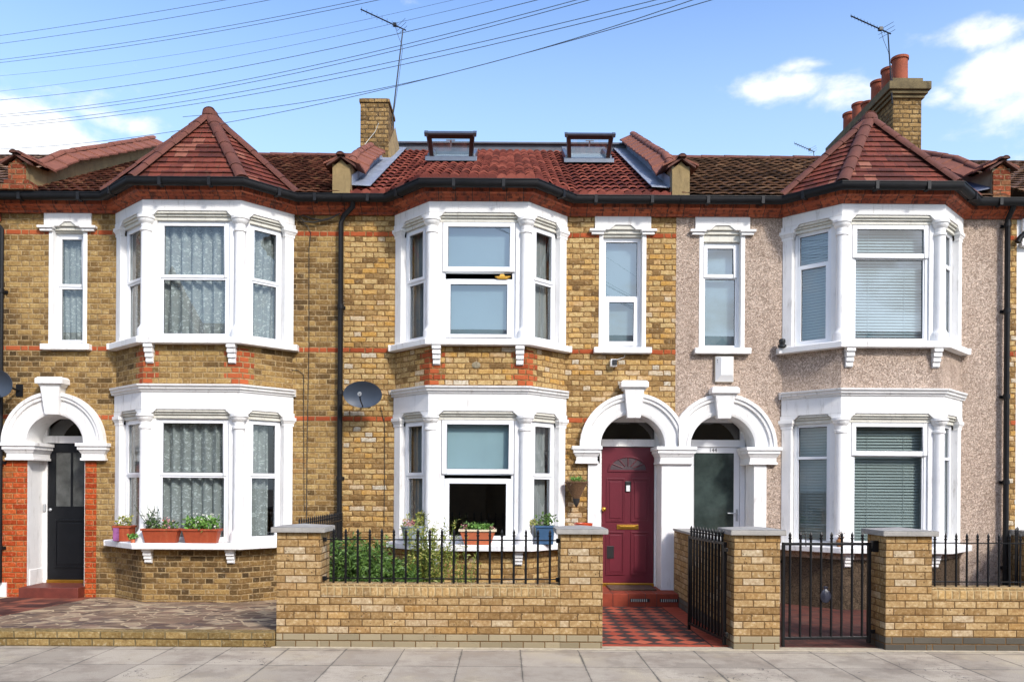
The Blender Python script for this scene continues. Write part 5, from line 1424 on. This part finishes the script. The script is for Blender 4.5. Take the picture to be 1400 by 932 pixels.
# ================================================================== pots and planting
def leaves(mb, c, spread, h, n, ln, wd, rng, droop=.3, up=.7):
    for _ in range(n):
        a = rng.uniform(0, 6.28); r = math.sqrt(rng.random())
        x = c[0] + spread[0] * r * math.cos(a); y = c[1] + spread[1] * r * math.sin(a)
        z = c[2] + h * rng.random() ** 1.0
        d = Vector((rng.gauss(0, 1), rng.gauss(0, 1), rng.gauss(up, .8))).normalized()
        l = ln * rng.uniform(.5, 1.2); w = wd * rng.uniform(.6, 1.2)
        s = d.cross(Vector((rng.gauss(0, 1), rng.gauss(0, 1), rng.gauss(0, 1)))).normalized() * w
        p = Vector((x, y, z)); mid = p + d * l * .5 + Vector((0, 0, -droop * l * .1)); e = p + d * l + Vector((0, 0, -droop * l * .5))
        mb.face([p, mid + s, e, mid - s])
def stems(mb, c, spread, h, n, rng, r=.003, lean=.15):
    out = []
    for _ in range(n):
        a = rng.uniform(0, 6.28); q = math.sqrt(rng.random())
        p = Vector((c[0] + spread[0] * q * math.cos(a) * .7, c[1] + spread[1] * q * math.sin(a) * .7, c[2]))
        e = p + Vector((rng.gauss(0, lean) * h, rng.gauss(0, lean) * h, h * rng.uniform(.6, 1.05)))
        m = p.lerp(e, .5) + Vector((rng.gauss(0, .02), rng.gauss(0, .02), 0))
        mb.tube([p, m, e], r, 4, r * .4); out.append((p, m, e))
    return out
def trough(label, c, w, d, h, mat, plants, rim=None, taper=.04, rot=0, kind='window_box'):
    root = empty(kind, c, label, 'planter', None)
    mb = MB(); t = taper
    mb.hexa([(-w / 2 + t, -d / 2 + t * .6, 0), (w / 2 - t, -d / 2 + t * .6, 0), (w / 2 - t, d / 2 - t * .6, 0), (-w / 2 + t, d / 2 - t * .6, 0), (-w / 2, -d / 2, h), (w / 2, -d / 2, h), (w / 2, d / 2, h), (-w / 2, d / 2, h)])
    mb.build('trough', mat, root, bevel=.006)
    r = MB()
    for a in ((-w / 2 - .012, w / 2 + .012, -d / 2 - .012, -d / 2 + .006), (-w / 2 - .012, w / 2 + .012, d / 2 - .006, d / 2 + .012), (-w / 2 - .012, -w / 2 + .006, -d / 2 + .007, d / 2 - .007), (w / 2 - .006, w / 2 + .012, -d / 2 + .007, d / 2 - .007)): r.box(*a, h - .018, h + .012)
    r.build('rim', rim or mat, root, bevel=.004)
    s = MB(); s.box(-w / 2 + .01, w / 2 - .01, -d / 2 + .01, d / 2 - .01, h + .001, h + .005); s.build('soil', soil, root)
    rng = random.Random(int(c[0] * 100) + 5)
    for nm, mat_, x0, x1, hh, n, ln, wd in plants:
        m = MB(); xc = (x0 + x1) / 2
        leaves(m, (xc, 0, h), ((x1 - x0) / 2, d * .45), hh, n, ln, wd, rng)
        stems(m, (xc, 0, h), ((x1 - x0) / 2, d * .45), hh * 1.1, max(3, n // 25), rng)
        m.build(nm, mat_, root, merge=False)
    return root
ys = -DP - .085
cl = wp(221, 742, ys); zl = .887
b1 = trough('terracotta trough of trailing plants and dark spiky stems, left on the lower left sill', (cl[0], ys, zl), .50, .16, .185, terracotta,
       [('foliage', leaf_green, -.24, .24, .10, 160, .07, .016), ('spiky_leaves', leaf_dark, -.22, -.0, .26, 70, .11, .010), ('pink_flowers', flower_pink, -.02, .16, .16, 40, .03, .016), ('trailing_flowers', flower_white, -.2, -.08, .07, 40, .03, .014)])
rng = random.Random(4); m = MB(); stems(m, (-.12, 0, .17), (.14, .05), .36, 8, rng, .006, .3); m.build('stems', leaf_dark, b1)
c2 = wp(276, 742, ys)
b2 = trough('terracotta trough of white flowers, right on the lower left sill', (c2[0], ys, zl), .50, .16, .185, terracotta,
       [('foliage', leaf_bright, -.24, .24, .15, 420, .09, .017), ('white_flowers', flower_white, -.23, .23, .22, 110, .032, .015)])
c3 = wp(168, 738, ys + .22)
b3 = trough('small square red and purple pot at the left end of the lower left sill', (c3[0] + .0, ys + .27, zl), .23, .20, .21, terracotta,
       [('foliage', leaf_yellow, -.12, .10, .14, 110, .07, .014), ('trailing_leaves', dry, -.13, -.1, .02, 25, .06, .012)], taper=.01, kind='flower_pot')
m = MB(); m.box(-.112, -.03, -.113, -.102, .01, .19); m.build('label', purple, b3)
c4 = wp(183, 742, ys)
tp = empty('flower_pot', (c4[0], ys - .03, zl), 'tiny green ball plant in a miniature pot on the lower left sill', 'plant')
m = MB(); m.lathe((0, 0, 0), [(0, 0), (.03, 0), (.038, .05), (0, .05)], 10); m.build('pot', terracotta_pale, tp, smooth=40)
m = MB(); leaves(m, (0, 0, .06), (.055, .045), .055, 170, .035, .013, random.Random(3), up=.3); m.build('foliage', leaf_bright, tp, merge=False)
# middle sill
c5 = wp(653, 745, ys); b4 = trough('terracotta trough with cream rim holding low green plants in front of the dark pane', (c5[0], ys - .01, .887), .50, .17, .20, terracotta_pale,
       [('foliage', leaf_bright, -.16, .2, .07, 330, .05, .016), ('dark_foliage', leaf_green, -.24, .24, .09, 120, .05, .014), ('pink_flowers', flower_pink, -.24, -.12, .08, 30, .03, .013), ('pink_buds', flower_pink, .16, .25, .05, 20, .03, .012)], rim=cream_rim, taper=.07)
c6 = wp(562, 735, ys + .16)
b5 = empty('flower_pot', (c6[0] + .02, ys + .2, .887), 'grey metal tub with pink flowers behind the railing on the middle sill', 'planter')
m = MB(); m.lathe((0, 0, 0), [(0, 0), (.115, 0), (.165, .22), (.175, .225), (.175, .245), (.155, .245), (.15, .2), (0, .2)], 20); m.build('tub', grey_bucket, b5, smooth=40)
m = MB(); leaves(m, (-.04, 0, .22), (.1, .1), .10, 90, .06, .010, random.Random(8)); m.build('pink_flowers', flower_pink, b5, merge=False)
m = MB(); leaves(m, (.13, 0, .18), (.09, .09), .26, 260, .07, .012, random.Random(9)); m.build('foliage', leaf_yellow, b5, merge=False)
c7 = wp(745, 738, ys + .16)
b6 = trough('square blue plastic planter with leafy stems at the right of the middle sill', (c7[0], ys + .17, .887), .26, .2, .25, blue_plastic,
       [('foliage', leaf_green, -.16, .16, .16, 170, .06, .016), ('side_stems', leaf_yellow, -.26, -.12, .08, 60, .06, .014)], taper=.02, kind='flower_pot')
# wall basket
c8 = wp(788, 658, -.14); hb = empty('hanging_basket', (c8[0], -.15, c8[1] - .02), 'conical brown wicker basket with a green tuft hanging by the maroon door arch', 'basket')
m = MB(); m.lathe((0, 0, 0), [(0, -.36), (.03, -.30), (.05, -.22), (.09, -.14), (.13, -.05), (.165, 0), (.175, .012), (.16, .02), (.14, .0), (0, -.02)], 20, sy=.75); m.build('basket', wicker, hb, smooth=50)
m = MB(); m.lathe((0, 0, 0), [(0, -.362), (.036, -.302), (.052, -.235), (.054, -.225), (0, -.22)], 14, sy=.75); m.build('basket_tip', soffit_black, hb, smooth=50)
m = MB(); leaves(m, (0, 0, 0), (.07, .05), .03, 130, .11, .011, random.Random(5), up=1.2); m.build('foliage', leaf_bright, hb, merge=False)
m = MB(); leaves(m, (0, 0, .01), (.15, .1), .02, 160, .07, .007, random.Random(6), up=.1); m.build('dry_moss', dry, hb, merge=False)
m = MB(); m.tube([(-.15, 0, 0), (-.02, .12, .20), (.15, 0, 0)], .004, 5); m.tube([(-.02, .12, .2), (-.02, .15, .2)], .006, 5); m.build('chain', black_iron, hb)
c9 = wp(797, 716, -.3); bw = MB(); bw.lathe((c9[0] + .02, -.16, c9[1] - .16), [(0, 0), (.06, 0), (.09, .03), (.135, .15), (.14, .17), (.125, .17), (.08, .05), (0, .04)], 20, sy=.8)
tag(bw.build('ceramic_bowl', orange_glaze, smooth=40), 'orange glazed bowl just showing over the pier cap beside the porch', 'bowl')
stand = MB(); stand.box(c9[0] - .12, c9[0] + .16, -.30, -.04, .0, c9[1] - .163); tag(stand.build('plant_stand', dark_wood, bevel=.006), 'dark timber stand under the orange bowl, hidden behind the right pier', 'stand')
# things on the right sill
c = wp(1148, 742, ys); t = empty('ornament', (c[0], ys, .887), 'small tan pottery ornament with a dried sprig on the lower right sill', 'ornament')
m = MB(); m.lathe((0, 0, 0), [(0, 0), (.035, 0), (.05, .04), (.045, .09), (.02, .11), (.03, .13), (0, .14)], 12); m.build('body', brown_toy, t, smooth=40)
m = MB(); leaves(m, (0, 0, .11), (.03, .03), .08, 30, .07, .009, random.Random(2), up=1.); m.build('sprig', dry, t, merge=False)
m = MB(); a = wp3(1102, 745, ys); m.tube([(a[0], ys, .887), (a[0] - .01, ys, 1.06)], .008, 6); m.tube([(a[0], ys, .97), (c[0] + .4, ys, .94)], .004, 5)
tag(m.build('wire_prop', cable_dark), 'upright stick and thin wire along the lower right sill', 'wire')
# yellow ornament in the open window
c = wp(687, 379, -.5); m = MB(); x, z = c; y = -.52
m.hexa([(x - .06, y - .03, z - .035), (x + .06, y - .03, z - .035), (x + .06, y + .03, z - .035), (x - .06, y + .03, z - .035), (x - .11, y - .04, z + .0), (x + .12, y - .04, z + .005), (x + .12, y + .04, z + .005), (x - .11, y + .04, z + .0)])
m.taper(Frame((0, y + .03), (1, y + .03)), x - .05, x + .04, .0, .05, z + .003, z + .045, -.025, -.015)
tag(m.build('ornament', yellow_orn, bevel=.006), 'small yellow boat shaped ornament in the open gap of the middle upper window', 'ornament')

# garden shrubs behind the railing
rng = random.Random(21)
def bush(label, c, spread, h, n, ln, wd, lm, stems_n=30, cat='shrub', group='shrubs in the front garden', top=0.):
    root = empty('shrub', c, label, cat, group)
    st_ = MB(); lf = MB()
    ss_ = stems(st_, (0, 0, 0), spread, h, stems_n, rng, .005, .10)
    per = max(1, n // len(ss_))
    for p, m_, e in ss_:
        for q in range(per):
            t = rng.uniform(.05, 1.0); b = p.lerp(m_, t * 2) if t < .5 else m_.lerp(e, t * 2 - 1)
            d = Vector((rng.gauss(0, 1), rng.gauss(0, 1), rng.gauss(.8, .6))).normalized(); l = ln * rng.uniform(.6, 1.3)
            s = d.cross(Vector((rng.gauss(0, 1), rng.gauss(0, 1), rng.gauss(0, 1)))).normalized() * wd
            k = b + d * l * .5; f = b + d * l - Vector((0, 0, l * .25))
            lf.face([b, k + s, f, k - s])
    st_.build('stems', dry if top else leaf_green, root, merge=False); lf.build('foliage', lm, root, merge=False)
    return root
bush('dense green narrow-leaved shrub filling the bed beside the left pier', (-1.75, -2.35, .04), (.36, .45), 1.02, 9000, .10, .010, leaf_green, 130)
bush('broad low green shrub under the middle bay behind the railing', (-1.38, -1.95, .04), (.42, .40), .74, 7000, .10, .012, leaf_green, 110)
bush('feathery yellow green shrub reaching up to the middle window sill', (-.98, -1.75, .04), (.26, .25), 1.22, 3600, .07, .009, leaf_yellow, 70)
bush('short yellow stemmed plant in front of the middle bay wall', (-.55, -1.55, .03), (.18, .2), .98, 700, .08, .008, leaf_yellow, 22)
bush('brown dried flower stems at the foot of the side railing', (-2.02, -1.5, .05), (.14, .5), 1.0, 500, .06, .007, dry, 26)
bush('tiny weeds in the crack at the foot of the left pier', (-2.46, -3.44, .0), (.06, .05), .07, 90, .05, .008, dry, 10, 'weeds')

# ================================================================== curtains and blinds
gL = 'lace curtains of the brown brick house'
for nm, z0, z1 in (('upper', 3.78, 5.39), ('lower', .93, 2.62)):
    curtain('white lace net curtain in the wide front pane of the %s left bay' % nm, gL, FLB, .18, FLB.L - .18, z0, z1, -.20, lace_mat, .034, .15)
    curtain('white lace net curtain in the right side pane of the %s left bay' % nm, gL, FLC, .20, FLC.L - (.18 if nm == 'upper' else .27), z0, z1, -.20, lace_mat, .03, .13)
    curtain('white lace net curtain in the left side pane of the %s left bay' % nm, gL, FLA, .17, FLA.L - .2, z0, z1, -.20, lace_mat, .03, .13)
curtain('white lace net curtain in the narrow window above the black door', gL, WALL, UWL[0] + .03, UWL[1] - .03, 3.78, 5.37, -.22, lace_mat, .016, .09)
gM = 'curtains and blinds of the yellow brick house'
def two_blinds(): pass
roller_blind('roller blind tinted like reflected sky in the upper half of the middle first-floor window', FMB, .20, FMB.L - .20, 4.72, 5.39, -.17, roller, gM)
roller_blind('roller blind tinted like reflected sky in the lower half of the middle first-floor window', FMB, .20, FMB.L - .20, 3.79, 4.60, -.17, roller, gM)
roller_blind('pale blue roller blind in the upper sash of the middle ground-floor window', FMB, .20, FMB.L - .20, 1.87, 2.62, -.17, roller_dim, gM)
for nm, z0, z1 in (('upper', 3.78, 5.39), ('lower', .93, 2.62)):
    curtain('cream voile curtain gathered in the left side pane of the %s middle bay' % nm, gM, FMA, .18, .45, z0, z1, -.20, voile, .02, .07)
    curtain('cream voile curtain gathered in the right side pane of the %s middle bay' % nm, gM, FMC, FMC.L - .48, FMC.L - .20, z0, z1, -.20, voile, .02, .07)
roller_blind('pale blind in the narrow window above the maroon door', WALL, UWM[0] + .03, UWM[1] - .03, 3.77, 5.35, -.22, roller, gM)
roller_blind('pale blind in the narrow window above the alarm box', WALL, UWR[0] + .03, UWR[1] - .03, 3.77, 5.30, -.22, roller, 'blinds of the pebbledashed house')
for nm, z0, z1, mt_ in (('upper', 3.78, 5.37, slat_pale), ('lower', .93, 2.60, slat)):
    venetian('slatted venetian blind in the wide front pane of the %s right bay' % nm, FRB, .19, FRB.L - .19, z0, z1, -.19, mt_)
    venetian('slatted venetian blind in the left side pane of the %s right bay' % nm, FRA, .18, FRA.L - .19, z0, z1, -.19, slat)
    venetian('slatted venetian blind in the right side pane of the %s right bay' % nm, FRC, .18, FRC.L - .19, z0, z1, -.19, slat)

# ================================================================== light, sky, camera
SUN_AZ, SUN_EL = 32., 36.          # degrees right of the street axis, above the horizon
sd = Vector((math.sin(R(SUN_AZ)) * math.cos(R(SUN_EL)), -math.cos(R(SUN_AZ)) * math.cos(R(SUN_EL)), math.sin(R(SUN_EL))))
sl = bpy.data.lights.new('sun', 'SUN'); sl.energy = 2.8; sl.angle = R(6.); sl.color = (1., .95, .88)
so = bpy.data.objects.new('sun', sl); COL.objects.link(so); so.rotation_euler = sd.to_track_quat('Z', 'Y').to_euler(); so.location = (6, -20, 20)

w = bpy.data.worlds.new('World'); scene.world = w; w.use_nodes = True
nt = w.node_tree; N, L = nt.nodes, nt.links; N.clear()
def nd(t, **k):
    x = N.new('ShaderNode' + t)
    for a, b in k.items(): setattr(x, a, b)
    return x
def mth(op, a, b=0., c=0., clamp=False):
    x = nd('Math', operation=op, use_clamp=clamp)
    for i, v in enumerate((a, b, c)):
        if isinstance(v, bpy.types.NodeSocket): L.new(v, x.inputs[i])
        else: x.inputs[i].default_value = v
    return x.outputs[0]
tc = nd('TexCoord'); D = tc.outputs['Generated']
sky = nd('TexSky', sky_type='NISHITA'); sky.sun_disc = False; sky.sun_elevation = R(SUN_EL); sky.sun_rotation = R(180 - SUN_AZ)
sky.air_density = 1.2; sky.dust_density = 2.0; sky.ozone_density = 1.6; sky.altitude = 60
bg = nd('Background'); bg.inputs[1].default_value = .15
def cl_dir(px, py):
    x, z = wp(px, py, 0); v = Vector((x, 12, z - EYE)).normalized(); return v
blobs = [(0, 205, 160, 85, 1.3), (60, 240, 150, 70, 1.5), (105, 230, 90, 50, 1.2), (150, 165, 80, 24, .8), (1070, 122, 70, 26, .85), (1160, 132, 60, 28, .85), (1095, 90, 50, 16, .65), (1285, 133, 40, 20, .6), (1350, 45, 70, 26, .8), (1385, 95, 80, 40, .95), (1350, 130, 60, 26, .7), (1010, 145, 50, 18, .4),
         (575, 3, 40, 14, .3), (700, -120, 200, 60, .8), (-200, 150, 160, 90, 1.), (1650, 80, 200, 90, 1.)]
sep = nd('SeparateXYZ'); L.new(D, sep.inputs[0]); dx, dy, dz = sep.outputs
az = mth('ARCTAN2', dx, dy); el = mth('ARCSINE', dz)
tot = None
for px, py, rx, ry, wt in blobs:
    v = cl_dir(px, py); a0 = math.atan2(v.x, v.y); e0 = math.asin(v.z)
    u = mth('DIVIDE', mth('SUBTRACT', az, a0), rx / FPX * .95); q = mth('DIVIDE', mth('SUBTRACT', el, e0), ry / FPX * .85)
    r2_ = mth('ADD', mth('MULTIPLY', u, u), mth('MULTIPLY', q, q))
    g_ = mth('MULTIPLY', mth('POWER', 2.718, mth('MULTIPLY', r2_, -.9)), wt)
    tot = g_ if tot is None else mth('MAXIMUM', tot, g_)
# loose cloud over the rest of the sky (behind and beside the viewer)
ns0 = nd('TexNoise'); L.new(D, ns0.inputs['Vector']); ns0.inputs['Scale'].default_value = 2.2; ns0.inputs['Detail'].default_value = 3.
back = mth('MULTIPLY', mth('MULTIPLY', mth('SUBTRACT', ns0.outputs[0], .40, clamp=True), 3.2, clamp=True), mth('SUBTRACT', .35, dy, clamp=True))
tot = mth('MAXIMUM', tot, mth('MULTIPLY', back, 1.2))
mp = nd('Mapping'); L.new(D, mp.inputs[0]); mp.inputs['Scale'].default_value = (1, 1, 1.7)
ns = nd('TexNoise'); L.new(mp.outputs[0], ns.inputs['Vector']); ns.inputs['Scale'].default_value = 17.; ns.inputs['Detail'].default_value = 8.; ns.inputs['Roughness'].default_value = .56; ns.inputs['Distortion'].default_value = .15
f = mth('ADD', tot, mth('MULTIPLY', mth('SUBTRACT', ns.outputs[0], .5), 1.7))
mr = nd('MapRange', interpolation_type='SMOOTHSTEP'); L.new(f, mr.inputs[0]); mr.inputs[1].default_value = .32; mr.inputs[2].default_value = 1.0
hi = nd('MapRange'); L.new(f, hi.inputs[0]); hi.inputs[1].default_value = .3; hi.inputs[2].default_value = 1.3; hi.inputs[3].default_value = .86; hi.inputs[4].default_value = 1.
cc = nd('Mix', data_type='RGBA', blend_type='MULTIPLY'); cc.inputs[0].default_value = 1.
SKYG = (.90, .98, 1.14)
cc.inputs[7].default_value = (*SKYG, 1)
gm = nd('Gamma'); gm.inputs[1].default_value = 1.32; L.new(sky.outputs[0], gm.inputs[0]); L.new(gm.outputs[0], cc.inputs[6])
# summer haze low in the sky, all the way round
hz = nd('MapRange', interpolation_type='SMOOTHSTEP'); L.new(el, hz.inputs[0]); hz.inputs[1].default_value = R(38); hz.inputs[2].default_value = R(12); hz.inputs[3].default_value = 0.; hz.inputs[4].default_value = .72
hm = nd('Mix', data_type='RGBA'); L.new(hz.outputs[0], hm.inputs[0]); L.new(cc.outputs[2], hm.inputs[6]); hm.inputs[7].default_value = (3.9, 5.35, 7.1, 1)
cl = nd('Mix', data_type='RGBA'); L.new(mr.outputs[0], cl.inputs[0]); L.new(hm.outputs[2], cl.inputs[6])
cv = nd('CombineXYZ'); 
for i, k in enumerate((7.3, 7.4, 7.6)): L.new(mth('MULTIPLY', hi.outputs[0], k), cv.inputs[i])
L.new(cv.outputs[0], cl.inputs[7])
L.new(cl.outputs[2], bg.inputs[0])
out = nd('OutputWorld'); L.new(bg.outputs[0], out.inputs[0])

cd = bpy.data.cameras.new('camera'); cam = bpy.data.objects.new('camera', cd); COL.objects.link(cam); scene.camera = cam
cd.sensor_width = 36; cd.lens = 36 * FPX / 1400; cd.shift_x = (700 - VX) / 1400; cd.shift_y = (VY - 466) / 1400; cd.clip_end = 2000; cd.clip_start = .1
cam.matrix_world = Matrix.Translation((0, CY, EYE)) @ Matrix.Rotation(R(90), 4, 'X') @ Matrix.Rotation(ROLL, 4, 'Z')
vs = scene.view_settings; vs.view_transform = 'Standard'; vs.look = 'None'; vs.gamma = 1; vs.use_curve_mapping = False; vs.exposure = .26
scene.render.engine = 'CYCLES'
cy = scene.cycles; cy.max_bounces = 6; cy.diffuse_bounces = 3; cy.glossy_bounces = 3; cy.transparent_max_bounces = 12; cy.use_denoising = True
cy.sample_clamp_indirect = 8

# ---------------------------------------------------------------- the houses across the street (mirrored in the panes)
opp = simple('dull_brown_brick', C(140, 112, 80), .9, .2, 3.)
for i, (x0, x1, hgt_) in enumerate(((-26, -20.2, 8.4), (-20.15, -15, 8.4), (-14.95, -9.2, 8.6), (-9.15, -4, 8.4), (-3.95, 1.2, 8.4), (1.25, 6.4, 8.4), (6.45, 11.6, 8.4), (11.65, 17, 8.4), (17.05, 23, 8.4))):
    root = empty('facing_house', ((x0 + x1) / 2, -20, 0), 'plain brick house across the street, mirrored in the window panes', 'house', 'houses across the street')
    m = MB(); m.box(x0, x1, -28, -20, -.3, 5.8); sub(m, 'wall', opp, root)
    m = MB(); m.hexa([(x0, -28.3, 5.8), (x1, -28.3, 5.8), (x1, -19.7, 5.8), (x0, -19.7, 5.8), (x0, -24.1, hgt_), (x1, -24.1, hgt_), (x1, -23.9, hgt_), (x0, -23.9, hgt_)])
    xm = x0 + (x1 - x0) * .4; z = 10.0 if i in (2,) else 7.6
    m.face([(xm - 1.7, -19.2, 5.8), (xm + 1.7, -19.2, 5.8), (xm, -19.9, z)]); m.face([(xm - 1.7, -19.2, 5.8), (xm, -19.9, z), (xm - 1.7, -22, 5.8)]); m.face([(xm + 1.7, -19.2, 5.8), (xm + 1.7, -22, 5.8), (xm, -19.9, z)])
    sub(m, 'roof', tile_old_l, root, merge=False)
    m = MB(); m.box(xm - 1.2, xm + 1.2, -20, -19.35, -.3, 5.8); sub(m, 'bay', opp, root)
